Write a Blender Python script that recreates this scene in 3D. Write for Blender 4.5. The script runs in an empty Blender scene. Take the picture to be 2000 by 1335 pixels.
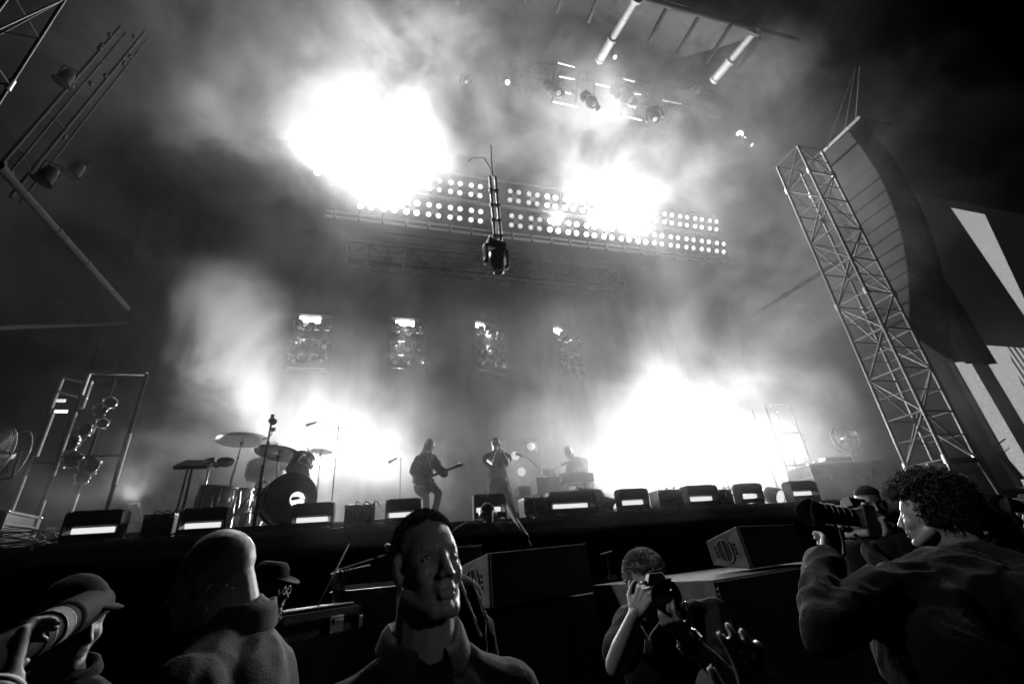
import bpy, bmesh, math, random
import numpy as np
from mathutils import Matrix, Vector, Euler, noise

S = bpy.context.scene
COL = S.collection
R_ = math.radians
V = Vector
random.seed(7)

# ------------------------------------------------------------------ camera
FPX, PITCH, ROLL, YAW, EYE = 889.0, R_(26.4), R_(5.15), R_(17.94), V((0, 0, 1.65))
_F = V((math.sin(YAW)*math.cos(PITCH), math.cos(YAW)*math.cos(PITCH), math.sin(PITCH)))
_R0 = V((math.cos(YAW), -math.sin(YAW), 0)); _U0 = _R0.cross(_F)
_R = _R0*math.cos(ROLL) - _U0*math.sin(ROLL)
_U = _R0*math.sin(ROLL) + _U0*math.cos(ROLL)

def P(x, y, Y):
    """the world point seen at photo pixel (x, y) on the plane at distance Y in front of the stage pit"""
    d = _F*FPX + _R*(x-1000) + _U*(667.5-y)
    return EYE + d*(Y/d.y)

def PZ(x, y, z):
    d = _F*FPX + _R*(x-1000) + _U*(667.5-y)
    return EYE + d*((z-EYE.z)/d.z)

cam = bpy.data.cameras.new('camera')
camo = bpy.data.objects.new('camera', cam); COL.objects.link(camo); S.camera = camo
cam.sensor_width = 36; cam.lens = 16.0; cam.clip_end = 600; cam.clip_start = 0.05
camo.matrix_world = Matrix(((_R.x, _U.x, -_F.x, EYE.x), (_R.y, _U.y, -_F.y, EYE.y), (_R.z, _U.z, -_F.z, EYE.z), (0, 0, 0, 1)))
cam.dof.use_dof = True; cam.dof.focus_distance = 2.2; cam.dof.aperture_fstop = 2.8

# ------------------------------------------------------------------ world and render settings
W = bpy.data.worlds.new('World'); S.world = W; W.use_nodes = True
wn = W.node_tree; bg = wn.nodes['Background']
sky = wn.nodes.new('ShaderNodeTexSky'); sky.sky_type = 'NISHITA'; sky.sun_disc = False
sky.sun_elevation = R_(-8); sky.sun_rotation = R_(160)
bw = wn.nodes.new('ShaderNodeRGBToBW')
wn.links.new(sky.outputs[0], bw.inputs[0]); wn.links.new(bw.outputs[0], bg.inputs['Color'])
bg.inputs['Strength'].default_value = 0.001
W.cycles.sampling_method = 'NONE'
S.view_settings.view_transform = 'Standard'; S.view_settings.look = 'None'
S.view_settings.exposure = 0.0; S.view_settings.gamma = 1.0
CY = S.cycles
CY.volume_step_rate = 0.6; CY.volume_max_steps = 256; CY.volume_bounces = 0
CY.max_bounces = 4; CY.diffuse_bounces = 0; CY.glossy_bounces = 1
CY.transparent_max_bounces = 8
CY.use_denoising = True
CY.use_adaptive_sampling = True; CY.adaptive_threshold = 0.03; CY.adaptive_min_samples = 24
CY.sample_clamp_indirect = 4.0

# ------------------------------------------------------------------ materials (all procedural, all grey: the photograph is black and white)
_M = {}
def mat(name, v, rough=0.6, metal=0.0, var=0.25, scale=12.0, bump=0.0, bscale=80.0, spec=0.5, sheen=0.0, emit=0.0):
    if name in _M: return _M[name]
    m = bpy.data.materials.new(name); m.use_nodes = True
    nt = m.node_tree; N = nt.nodes; L = nt.links; b = N['Principled BSDF']
    tc = N.new('ShaderNodeTexCoord')
    n = N.new('ShaderNodeTexNoise'); n.inputs['Scale'].default_value = scale; n.inputs['Detail'].default_value = 5
    L.new(tc.outputs['Object'], n.inputs['Vector'])
    mr = N.new('ShaderNodeMapRange'); mr.inputs[1].default_value = .3; mr.inputs[2].default_value = .7
    mr.inputs[3].default_value = v*(1-var); mr.inputs[4].default_value = v*(1+var)
    L.new(n.outputs[0], mr.inputs[0])
    cb = N.new('ShaderNodeCombineColor'); [L.new(mr.outputs[0], cb.inputs[i]) for i in range(3)]
    L.new(cb.outputs[0], b.inputs['Base Color'])
    b.inputs['Roughness'].default_value = rough; b.inputs['Metallic'].default_value = metal
    b.inputs['Specular IOR Level'].default_value = spec
    if sheen: b.inputs['Sheen Weight'].default_value = sheen
    if bump:
        n2 = N.new('ShaderNodeTexNoise'); n2.inputs['Scale'].default_value = bscale; n2.inputs['Detail'].default_value = 4
        L.new(tc.outputs['Object'], n2.inputs['Vector'])
        bp = N.new('ShaderNodeBump'); bp.inputs['Strength'].default_value = bump; bp.inputs['Distance'].default_value = .01
        L.new(n2.outputs[0], bp.inputs['Height']); L.new(bp.outputs[0], b.inputs['Normal'])
    if emit:
        b.inputs['Emission Color'].default_value = (1, 1, 1, 1); b.inputs['Emission Strength'].default_value = emit
        m.cycles.emission_sampling = 'NONE'
    _M[name] = m
    return m

M_steel = mat('galvanised steel', .22, .5, .6, bump=.15)
M_alu = mat('brushed aluminium', .42, .42, .75)
M_dsteel = mat('black painted steel', .022, .55, .0, spec=.2)
M_black = mat('black plastic', .014, .5, bump=.1, spec=.25)
M_barrel = mat('matt lens rubber', .006, .8, bump=.2, bscale=300, spec=.03)
M_crop = mat('cropped hair', .045, .8, spec=.1, var=.6, scale=90)
M_gloss = mat('gloss black', .016, .3, spec=.35)
M_rubber = mat('rubber', .018, .7)
M_grille = mat('speaker grille', .012, .65, bump=.5, bscale=200)
M_cab = mat('textured cabinet paint', .12, .9, bump=.6, bscale=160, spec=.12)
M_case = mat('case laminate', .025, .35, bump=.15)
M_deck = mat('stage deck', .10, .5, bump=.2, bscale=30)
M_skirt = mat('black drape', .010, .92, bump=.4, bscale=60, sheen=.2)
M_trim = mat('stage edge trim', .25, .5, .3)
M_ground = mat('trampled ground', .03, .9, bump=.6, bscale=20)
M_canvas = mat('roof canvas', .015, .85, bump=.3, bscale=6)
M_skin = mat('skin', .22, .5, var=.12, scale=25, bump=.12, bscale=180)
M_skin_dk = mat('dark skin', .09, .42, var=.12, scale=25, bump=.12, bscale=180)
M_hair = mat('hair', .02, .6, spec=.3, var=.5, scale=60)
M_hair_lt = mat('fair hair', .42, .55, var=.5, scale=60)
M_shirt = mat('dark cotton', .014, .9, bump=.35, bscale=220, sheen=.04, spec=.08)
M_jacket = mat('grey jacket cloth', .03, .85, bump=.4, bscale=220, sheen=.1, spec=.15)
M_fleece = mat('fleece', .016, .95, bump=.5, bscale=140, sheen=.06, spec=.06)
M_lamp_soft = mat('soft lamp', .6, .5, emit=.4)
M_denim = mat('denim', .05, .85, bump=.3)
M_lens = mat('lens glass', .03, .05, spec=.9)
M_white = mat('white plastic', .7, .45)
M_rafter = mat('painted roof tube', .2, .6)
M_chrome = mat('chrome', .8, .15, 1.0, var=.05)
M_cymbal = mat('cymbal bronze', .45, .3, .9, bump=.2, bscale=90)
M_backhead = bpy.data.materials.new('translucent drum head'); M_backhead.use_nodes = True
_n = M_backhead.node_tree.nodes; _t = _n.new('ShaderNodeBsdfTranslucent'); _t.inputs[0].default_value = (.75, .75, .75, 1)
M_backhead.node_tree.links.new(_t.outputs[0], _n['Material Output'].inputs[0])
M_shell = mat('drum shell', .06, .25, bump=.05)
M_skin_drum = mat('drum head', .10, .5)
M_paper = mat('paper', .6, .8)
M_faint = mat('dull painted tube', .014, .8, spec=.05)
M_array = mat('array cabinet paint', .035, .8, bump=.5, bscale=120, spec=.1)
M_pole = mat('weathered tube', .12, .6, .3)
M_tube = mat('lit lamp tube', .9, .4, emit=.85)
M_lamp_on = mat('lit lamp', .9, .4, emit=14.0)
M_lamp_dim = mat('dim lamp', .9, .4, emit=.75)
M_lamp_mid = mat('glowing lamp panel', .9, .4, emit=1.6)

# ------------------------------------------------------------------ mesh helpers
def basis(d, up=None):
    d = V(d).normalized()
    u = V(up) if up is not None else (V((0, 0, 1)) if abs(d.z) < .95 else V((1, 0, 0)))
    s = d.cross(u).normalized(); t = s.cross(d).normalized()
    return s, t, d

class MB:
    """collects shapes into one mesh"""
    def __init__(s): s.v = []; s.f = []; s.sm = []
    def add(s, vs, fs, smooth=False):
        o = len(s.v); s.v += [V(x) for x in vs]; s.f += [tuple(i+o for i in f) for f in fs]; s.sm += [smooth]*len(fs)
        return s
    def box(s, c, size, rot=None, ch=0.0):
        c = V(c); x, y, z = [k/2 for k in size]; ch = min(ch, x*.9, y*.9, z*.9)
        if ch <= 0:
            vs = [V((a*x, b*y, d*z)) for a in (-1, 1) for b in (-1, 1) for d in (-1, 1)]
            fs = [(0, 1, 3, 2), (4, 6, 7, 5), (0, 4, 5, 1), (2, 3, 7, 6), (0, 2, 6, 4), (1, 5, 7, 3)]
        else:
            bm = bmesh.new(); bmesh.ops.create_cube(bm, size=1)
            for v in bm.verts: v.co = V((v.co.x*2*x, v.co.y*2*y, v.co.z*2*z))
            bmesh.ops.bevel(bm, geom=bm.edges[:], offset=ch, segments=2, affect='EDGES', profile=.7)
            vs = [v.co.copy() for v in bm.verts]; bm.verts.index_update(); fs = [[v.index for v in f.verts] for f in bm.faces]; bm.free()
        if rot is not None: vs = [rot @ v for v in vs]
        return s.add([v+c for v in vs], fs)
    def cyl(s, a, b, r0, r1=None, n=12, caps=True, smooth=True):
        a, b = V(a), V(b); r1 = r0 if r1 is None else r1
        if (b-a).length < 1e-6: return s
        S_, T, D = basis(b-a); vs = []
        for p, r in ((a, r0), (b, r1)):
            vs += [p + S_*(math.cos(2*math.pi*i/n)*r) + T*(math.sin(2*math.pi*i/n)*r) for i in range(n)]
        s.add(vs, [(i, (i+1) % n, n+(i+1) % n, n+i) for i in range(n)], smooth)
        if caps: s.add(vs, [tuple(range(n-1, -1, -1)), tuple(range(n, 2*n))])
        return s
    def lathe(s, c, d, prof, n=24, smooth=True, up=None):
        """prof: (distance along d, radius)"""
        c = V(c); S_, T, D = basis(d, up); vs = []; k = len(prof)
        for h, r in prof:
            vs += [c + D*h + S_*(math.cos(2*math.pi*i/n)*r) + T*(math.sin(2*math.pi*i/n)*r) for i in range(n)]
        fs = [(j*n+i, j*n+(i+1) % n, (j+1)*n+(i+1) % n, (j+1)*n+i) for j in range(k-1) for i in range(n)]
        return s.add(vs, fs, smooth)
    def tube(s, pts, r, n=6, closed=False, smooth=True):
        pts = [V(p) for p in pts]; k = len(pts); vs = []
        rs = r if isinstance(r, (list, tuple)) else [r]*k
        ref = None
        for i, p in enumerate(pts):
            a = pts[i-1] if (i > 0 or closed) else p; b = pts[(i+1) % k] if (i < k-1 or closed) else p
            D = (b-a); D = D.normalized() if D.length > 1e-9 else V((0, 0, 1))
            if ref is None: ref = basis(D)[0]
            T = D.cross(ref); T = T.normalized() if T.length > 1e-6 else basis(D)[1]
            S_ = T.cross(D).normalized(); ref = S_
            vs += [p + S_*(math.cos(2*math.pi*j/n)*rs[i]) + T*(math.sin(2*math.pi*j/n)*rs[i]) for j in range(n)]
        m = k if closed else k-1
        fs = [((i % k)*n+j, (i % k)*n+(j+1) % n, ((i+1) % k)*n+(j+1) % n, ((i+1) % k)*n+j) for i in range(m) for j in range(n)]
        s.add(vs, fs, smooth)
        if not closed: s.add(vs, [tuple(range(n-1, -1, -1)), tuple(range((k-1)*n, k*n))])
        return s
    def ring(s, c, d, R, r, n=28, m=8, up=None):
        c = V(c); A, B, D = basis(d, up)
        return s.tube([c + A*(math.cos(2*math.pi*i/n)*R) + B*(math.sin(2*math.pi*i/n)*R) for i in range(n)], r, m, closed=True)
    def ball(s, c, r, sub=2, rot=None):
        bm = bmesh.new(); bmesh.ops.create_icosphere(bm, subdivisions=sub, radius=1)
        r = (r, r, r) if isinstance(r, (int, float)) else r
        vs = [V((v.co.x*r[0], v.co.y*r[1], v.co.z*r[2])) for v in bm.verts]
        if rot is not None: vs = [rot @ v for v in vs]
        bm.verts.index_update(); fs = [[v.index for v in f.verts] for f in bm.faces]; bm.free()
        return s.add([v+V(c) for v in vs], fs, True)
    def cap(s, a, ra, b, rb, n=14):
        s.ball(a, ra); s.ball(b, rb); return s.cyl(a, b, ra, rb, n)
    def prism(s, pts, o, ax, ay, an, depth, hole=None):
        """outline pts (x,y) in plane (ax, ay) at o, extruded by depth along an; hole: inner outline with the same number of points"""
        o, ax, ay, an = V(o), V(ax), V(ay), V(an); n = len(pts)
        f = [o+ax*x+ay*y for x, y in pts]; b = [p+an*depth for p in f]
        if hole is None:
            return s.add(f+b, [tuple(range(n)), tuple(range(2*n-1, n-1, -1))]+[(i, n+i, n+(i+1) % n, (i+1) % n) for i in range(n)])
        hf = [o+ax*x+ay*y for x, y in hole]; hb = [p+an*depth for p in hf]
        fs = []
        for i in range(n):
            j = (i+1) % n
            fs += [(i, j, 2*n+j, 2*n+i), (n+j, n+i, 3*n+i, 3*n+j), (i, n+i, n+j, j), (2*n+i, 2*n+j, 3*n+j, 3*n+i)]
        return s.add(f+b+hf+hb, fs)
    def quad(s, a, b, c, d): return s.add([a, b, c, d], [(0, 1, 2, 3)])
    def mesh(s, name):
        m = bpy.data.meshes.new(name); m.from_pydata([tuple(v) for v in s.v], [], s.f)
        m.polygons.foreach_set('use_smooth', s.sm); m.update(); return m
    def build(s, name, material, parent=None, bevel=0, loc=None):
        if parent is not None and parent.name in _WS:
            q = _WS[parent.name]; s.v = [v-q for v in s.v]
        me = s.mesh(name); me.materials.append(material)
        o = bpy.data.objects.new(name, me); COL.objects.link(o)
        if parent is not None: o.parent = parent
        if parent is not None and parent.parent is not None and parent.parent.name in _WS:
            q = _WS[parent.parent.name]; me.transform(Matrix.Translation(-q))
        if bevel:
            b = o.modifiers.new('bevel', 'BEVEL'); b.width = bevel; b.segments = 2; b.limit_method = 'ANGLE'
        return o

def tag(o, label=None, cat=None, group=None, kind=None):
    if label: o['label'] = label
    if cat: o['category'] = cat
    if group: o['group'] = group
    if kind: o['kind'] = kind
    return o

def thing(name, label, cat, loc=(0, 0, 0), rot=None, group=None):
    o = bpy.data.objects.new(name, None); COL.objects.link(o); o.empty_display_size = .1
    if rot is not None:
        o.matrix_world = Matrix.Translation(V(loc)) @ (rot.to_4x4() if isinstance(rot, Matrix) else Euler(rot).to_matrix().to_4x4())
    else: o.matrix_world = Matrix.Translation(V(loc))
    return tag(o, label, cat, group)

_WS = {}
def wthing(name, label, cat, loc, group=None):
    """a thing whose parts are modelled in world coordinates and then moved under it"""
    o = thing(name, label, cat, loc, None, group); _WS[o.name] = V(loc); return o


def kids(o): return [c for c in COL.objects if c.parent == o]
_KC = {}
def copy_tree(o, loc=None, rot=None, label=None, parent=None):
    if o.name not in _KC: _KC[o.name] = kids(o)
    c = o.copy(); COL.objects.link(c)
    if parent is not None: c.parent = parent
    for ch in _KC[o.name]: copy_tree(ch, parent=c)
    if loc is not None:
        c.matrix_world = Matrix.Translation(V(loc)) @ ((rot.to_4x4() if isinstance(rot, Matrix) else Euler(rot).to_matrix().to_4x4()) if rot is not None else o.matrix_world.to_3x3().to_4x4())
    if label: c['label'] = label
    return c

def frame(d, up=(0, 0, 1)):
    """rotation whose local -Z... : local Y looks along d, local Z stays near up"""
    y = V(d).normalized(); x = y.cross(V(up)).normalized(); z = x.cross(y)
    return Matrix((x, y, z)).transposed()

def truss(mb, a, b, w, seg, r=.025, up=(0, 0, 1), n=6, chords=4, lace=.55, wh=None):
    a, b = V(a), V(b); A, B, D = basis(b-a, up); wh = wh or w
    offs = [A*w/2+B*wh/2, A*w/2-B*wh/2, -A*w/2-B*wh/2, -A*w/2+B*wh/2] if chords == 4 else [A*w/2, -A*w/2]
    for o in offs: mb.cyl(a+o, b+o, r, n=n)
    k = len(offs)
    faces = [(0, 1), (1, 2), (2, 3), (3, 0)] if k == 4 else [(0, 1)]
    L = (b-a)/seg
    for fi, (p, q) in enumerate(faces):
        for i in range(seg+1):
            mb.cyl(a+L*i+offs[p], a+L*i+offs[q], r*lace, n=n)
            if i < seg:
                if (i+fi) % 2: mb.cyl(a+L*i+offs[p], a+L*(i+1)+offs[q], r*lace, n=n)
                else: mb.cyl(a+L*i+offs[q], a+L*(i+1)+offs[p], r*lace, n=n)

def remesh(mb, name, material, parent, voxel=.008, smooth=3, disp=None, fac=.5):
    """one continuous skin over overlapping shapes"""
    me = mb.mesh(name); t = bpy.data.objects.new('tmp', me); COL.objects.link(t)
    m = t.modifiers.new('r', 'REMESH'); m.mode = 'VOXEL'; m.voxel_size = voxel; m.use_smooth_shade = True
    if smooth:
        q = t.modifiers.new('s', 'SMOOTH'); q.factor = fac; q.iterations = smooth
    dg = bpy.context.evaluated_depsgraph_get()
    out = bpy.data.meshes.new_from_object(t.evaluated_get(dg)); out.name = name
    bpy.data.objects.remove(t); bpy.data.meshes.remove(me)
    if disp:
        amp, sc, st = disp
        n = len(out.vertices); nr = [v.normal.copy() for v in out.vertices]
        for i, v in enumerate(out.vertices):
            p = V((v.co.x*sc*st[0], v.co.y*sc*st[1], v.co.z*sc*st[2]))
            k = noise.noise(p + V((noise.noise(p*.6)*1.5, 0, 0)))
            k = 1-abs(k)*2.6 if amp > 0 else k
            v.co += nr[i]*(abs(amp)*k)
        out.update()
    out.materials.clear(); out.materials.append(material)
    out.polygons.foreach_set('use_smooth', [True]*len(out.polygons))
    o = bpy.data.objects.new(name, out); COL.objects.link(o)
    if parent is not None:
        o.parent = parent
        if parent.name in _WS: out.transform(Matrix.Translation(-_WS[parent.name]))
    return o

def spot(name, parent, pos, target, energy, angle=120, blend=.9, size=.25):
    l = bpy.data.lights.new(name, 'SPOT'); l.energy = energy; l.spot_size = R_(angle); l.spot_blend = blend; l.shadow_soft_size = size
    o = bpy.data.objects.new(name, l); COL.objects.link(o)
    q = (V(target)-V(pos)).to_track_quat('-Z', 'Y')
    mw = Matrix.Translation(V(pos)) @ q.to_matrix().to_4x4()
    if parent is not None:
        o.parent = parent; o.matrix_local = parent.matrix_world.inverted() @ mw
    else: o.matrix_world = mw
    return o
# ================================================================== SETTING
DZ = 2.35      # height of the stage deck
Y0 = 7.2       # front edge of the stage
g = MB(); n = 40
for i in range(n+1):
    for j in range(n+1):
        x, y = -150+300*i/n, -150+300*j/n
        g.v.append(V((x, y, .0)))
g.f = [(i*(n+1)+j, (i+1)*(n+1)+j, (i+1)*(n+1)+j+1, i*(n+1)+j+1) for i in range(n) for j in range(n)]; g.sm = [False]*len(g.f)
tag(g.build('ground', M_ground), kind='structure')

# ------------------------------------------------------------------ stage
st = thing('concert_stage', 'long black concert stage with draped front and pale metal edge strip', 'stage', (0, Y0, 0))
MB().box((4.5, 7.0, DZ-.1), (33, 14, .2)).build('deck', M_deck, st)
m = MB()                                    # drape with folds and a swag near the top
nx, nz = 520, 8
rr = random.Random(3)
for i in range(nx+1):
    x = -12+33*i/nx
    for j in range(nz+1):
        z = (DZ-.23)*j/nz
        y = -.05-.035*math.sin(x*9+math.sin(x*2.3)*2)*(1-.5*j/nz)-.012*math.sin(x*31+z*2)
        m.v.append(V((x, y, z)))
m.f = [(i*(nz+1)+j, (i+1)*(nz+1)+j, (i+1)*(nz+1)+j+1, i*(nz+1)+j+1) for i in range(nx) for j in range(nz)]; m.sm = [True]*len(m.f)
m.build('skirt', M_skirt, st)
m = MB()                                    # hanging swag strip under the edge
for i in range(nx+1):
    x = -12+33*i/nx; sag = .10+.05*math.sin(x*.9+.6)+.025*math.sin(x*2.1)
    for j in range(3):
        m.v.append(V((x, -.10-.02*math.sin(x*5)-.01*j, DZ-.09-sag*j/2)))
m.f = [(i*3+j, (i+1)*3+j, (i+1)*3+j+1, i*3+j+1) for i in range(nx) for j in range(2)]; m.sm = [True]*len(m.f)
m.build('valance', M_shirt, st)
m = MB()
for i in range(16): m.box((-11+2.06*i, -.045, DZ-.035), (2.03, .08, .055), ch=.008)
m.build('edge_strip', M_trim, st)
m = MB()
for i in range(14): m.cyl((-10+2.3*i, .6, 0), (-10+2.3*i, .6, DZ-.2), .05)
m.build('scaffold_leg', M_steel, st)

# back drape far upstage
bk = thing('stage_backdrop', 'dark cloth hanging across the back of the stage behind the lamp ladders', 'backdrop', (3, 20.5, DZ))
m = MB(); nx = 300
for i in range(nx+1):
    x = -14+28*i/nx
    for j in range(3): m.v.append(V((x, .12*math.sin(x*5+math.sin(x)), 16.0*j/2)))
m.f = [(i*3+j, (i+1)*3+j, (i+1)*3+j+1, i*3+j+1) for i in range(nx) for j in range(2)]; m.sm = [True]*len(m.f)
m.build('cloth', M_skirt, bk)

# ------------------------------------------------------------------ roof
rf = thing('stage_roof', 'stage roof of pale rafters and ribbed grey canvas above the smoke', 'roof', (4, 7, 19))
def rfl(p): return V(p)-V((4, 7, 19))
for x0, y0, x1, y1, Y1 in ((1243, -2, 1170, 118, 9.6), (1481, 54, 1393, 158, 9.2)):
    a, b = rfl(P(x0, y0, 6.8)), rfl(P(x1, y1, Y1)); A, B, D = basis(b-a)
    m = MB(); m.cyl(a, b, .12, .15, n=12); m.cyl(a.lerp(b, .62), b, .17, n=12)
    for s_ in (.0, .6, .97): m.cyl(a.lerp(b, s_)-D*.06, a.lerp(b, s_)+D*.06, .20, n=12)
    m.build('rafter', M_rafter, rf)
for x0, x1, y1 in ((-3.5, -4.2, 9), (2, 2, 9)):
    MB().cyl(rfl((x0, 6.8, 18.2)), rfl((x1, y1, 20)), .12).build('rafter', M_dsteel, rf)
# ribbed canvas: front valance and ceiling
m = MB(); nx, ny = 44, 12
c0 = P(1245, -40, 6.5); c1 = P(1485, 50, 6.7)
for i in range(nx+1):
    for j in range(ny+1):
        x = -16+29.1*i/nx; y = 6.9+13*j/ny
        m.v.append(rfl((x, y, 19.7+min(y-6.9, 4.5)*1.2+.10*math.sin(x*2.6)-.012*(x-4)**2)))
m.f = [(i*(ny+1)+j, (i+1)*(ny+1)+j, (i+1)*(ny+1)+j+1, i*(ny+1)+j+1) for i in range(nx) for j in range(ny)]; m.sm = [True]*len(m.f)
m.build('canopy', M_canvas, rf)
m = MB()
for i in range(9):
    x = 3+1.25*i
    m.box(rfl((x, 7.6, 19.55-.012*(x-4)**2)), (.10, 1.4, .12))
m.cyl(rfl((-8, 6.85, 18.2)), rfl((15, 6.85, 19.1)), .10)
m.build('canopy_frame', M_dsteel, rf)

def strut(name, a, b, label, r=.11):
    t = thing(name, label, 'roof beam', a); d = V(b)-V(a); A, B, D = basis(d)
    MB().cyl((0, 0, 0), d, r*.8, n=12).build('tube', M_faint if r < .08 else M_steel, t)
    m = MB()
    for k in (0.0, .3, .52, .78):
        m.cyl(d*k, d*k+D*.12, r*.95, n=12)
    m.build('clamp', M_faint, t)
    return t
strut('roof_beam', P(-4, 322, 4.6), P(250, 602, 9.2), 'long pale steel beam slanting down from the left picture edge into the smoke', .055)
strut('roof_beam', P(1642, 508, 7.0), P(1460, 622, 10.6), 'pale steel beam running from the right truss tower back into the smoke', .065)
strut('roof_beam', P(-20, 640, 8.0), P(250, 631, 12), 'thin faint beam lying level in the smoke above the left tube frames', .05)

# ------------------------------------------------------------------ truss towers
def tower(name, label, x0, x1, y0, y1, z0, z1, seg, lean=(0, 0), r=.045, mt=None):
    mt = mt or M_steel
    t = thing(name, label, 'truss tower', (x0, y0, z0))
    a = V(((x1-x0)/2, (y1-y0)/2, 0)); b = a + V((lean[0], lean[1], z1-z0))
    w = x1-x0; d = y1-y0
    m = MB(); A, B, D = basis(b-a, (0, 1, 0))
    cs = [V((sx*w/2, sy*d/2, 0)) for sx, sy in ((-1, -1), (1, -1), (1, 1), (-1, 1))]
    for c in cs: m.cyl(a+c, b+c, r, n=8)
    m.build('chord', mt, t)
    m = MB()
    for f in range(4):
        p, q = cs[f], cs[(f+1) % 4]
        for i in range(seg):
            u, v = a+(b-a)*(i/seg), a+(b-a)*((i+1)/seg)
            m.cyl(u+p, u+q, r*.62, n=6)
            if (i+f) % 2: m.cyl(u+p, v+q, r*.6, n=6)
            else: m.cyl(u+q, v+p, r*.6, n=6)
            m.cyl((u+v)/2+p, (u+v)/2+q, r*.4, n=6)
        m.cyl(b+p, b+q, r*.6, n=6)
    m.build('lacing', mt, t)
    m = MB()
    for i in range(0, seg+1, 4):
        u = a+(b-a)*(i/seg)
        for c in cs: m.cyl(u+c-D*.08, u+c+D*.08, r*1.6, n=8)
    m.build('coupler', M_alu, t)
    if z0 > .5:
        m = MB()
        m.box((w/2, d/2, -.05), (w*1.05, .1, .08)); m.box((w/2, 0, -.05), (w*1.05, .08, .08)); m.box((w/2, d, -.05), (w*1.05, .08, .08))
        for sx in (0, 1):
            for sy in (0, 1): m.cyl((w*sx, d*sy, -.05), (w*sx+(sx-.5)*.9, d*sy, -z0), r*.8)
        m.build('base_frame', M_steel, t)
    return t
tower('truss_tower', 'tall pale lattice truss tower rising right of the stage beside the speaker array', 10.50, 11.36, 6.2, 6.95, 2.86, 11.5, 9, (.34, 0), .035, M_pole)
tower('truss_tower', 'dark lattice truss tower cut by the upper left picture corner', -4.75, -4.08, 4.0, 4.5, 0, 12, 7, (0, 0), .018, M_dsteel)

# dark ladder frame with small hardware, upper left
lf = thing('ladder_frame', 'dim pair of long rails with rungs and small clamps, upper left corner', 'frame', P(0, 380, 5.5))
o0 = P(0, 380, 5.5)
m = MB(); ra, rb = P(0, 322, 5.2)-o0, P(235, 52, 6.4)-o0; rc, rd = P(20, 385, 5.6)-o0, P(282, 62, 6.8)-o0
for a, b in ((ra, rb), (rc, rd)): m.cyl(a, b, .022); m.cyl(a+V((0, .15, .05)), b+V((0, .15, .05)), .014)
m.build('rail', M_faint, lf)
m = MB()
for k in range(5):
    f = .1+k/5; a, b = ra.lerp(rb, f), rc.lerp(rd, f); m.cyl(a, b, .010)
m.build('rung', M_faint, lf)
m = MB(); rr = random.Random(5)
for k in range(12):
    f = rr.random(); a, b = ra.lerp(rb, f), rc.lerp(rd, f); c = a.lerp(b, rr.uniform(-.3, 1.3))
    m.box(c, (.05, .05, .07), ch=.01)
m.build('clamp', M_faint, lf)
for (x, y, Y, wh) in ((130, 150, 5.6, 'highest'), (95, 340, 5.2, 'lower left'), (150, 330, 6.0, 'lower right')):
    t = thing('hanging_flood_lamp', f'unlit dark lamp head hanging by the upper left ladder rails, {wh} of the three', 'lamp', P(x, y, Y), (.4, .3, .2), 'dark lamps hanging at the upper left')
    MB().lathe((0, 0, 0), (0, -.3, -1), [(-.10, .02), (-.09, .06), (0, .08), (.10, .085)], 16).build('housing', M_faint, t)
    MB().lathe((0, 0, 0), (0, -.3, -1), [(.13, .0), (.13, .11)], 16).build('lens', M_faint, t)
    MB().tube([(-.1, 0, 0), (-.1, 0, .14), (.1, 0, .14), (.1, 0, 0)], .008).build('yoke', M_faint, t)

# ------------------------------------------------------------------ blinder wall
# the wall: rows of four-cell blinders on tubes
fr = thing('light_wall_frame', 'long flown frame of level tubes carrying the two rows of blinder lights', 'frame', (6, 14, 15))
def frl(x, y, z): return V((x-6, y-14, z-15))
XL, XR = -2.2, 16.0
m = MB()
for z, r in ((13.75, .05), (14.0, .04), (15.42, .06), (15.5, .03), (16.9, .05)):
    m.cyl(frl(XL, 14.12, z+.1), frl(XR, 14.12, z+.1), r, n=8)
m.build('rail', M_alu, fr)
m = MB()
for i in range(21):
    x = XL+.3+.86*i
    m.box(frl(x, 14.1, 13.98), (.07, .09, .42)); m.cyl(frl(x, 14.16, 14.1), frl(x, 14.16, 17), .02, n=6)
m.build('upright', M_dsteel, fr)
m = MB()
for i in range(21):
    x = XL+.3+.86*i; m.box(frl(x+.03, 14.04, 13.98), (.03, .03, .22))
m.build('clamp', M_chrome, fr)
m = MB()
for x in (16.1,): m.cyl(frl(x, 14.15, 13.2), frl(x, 14.15, 17), .03, n=6)
m.build('chain', M_steel, fr)

def blinder(loc, on, label, group):
    t = thing('blinder_light', label, 'blinder light', loc, (R_(24), 0, 0), group)
    m = MB()
    for sx in (-1, 1):
        for sz in (-1, 1): m.lathe((sx*.195, .02, sz*.195), (0, -1, 0), [(-.10, .06), (-.05, .11), (.02, .118), (.03, .11)], 18)
    m.box((0, .05, 0), (.2, .08, .2), rot=Matrix.Rotation(R_(45), 3, 'Y'), ch=.02)
    m.box((0, .03, 0), (.52, .05, .09), rot=Matrix.Rotation(R_(45), 3, 'Y')); m.box((0, .03, 0), (.52, .05, .09), rot=Matrix.Rotation(R_(-45), 3, 'Y'))
    hs_ = m.build('housing', M_alu, t)
    MB().tube([(-.05, .1, 0), (-.05, .2, 0), (.05, .2, 0), (.05, .1, 0)], .015, 5).build('bracket', M_steel, t)
    for sx in (-1, 1):
        for sz in (-1, 1):
            MB().lathe((sx*.195, -.01, sz*.195), (0, -1, 0), [(.018, .0), (.016, .05), (.008, .09), (-.01, .10)], 18).build('lamp', {0: M_lamp_dim, 1: M_lamp_mid, 2: M_lamp_on}[on], hs_)
    return t
protos = {}; LIT = []
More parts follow.
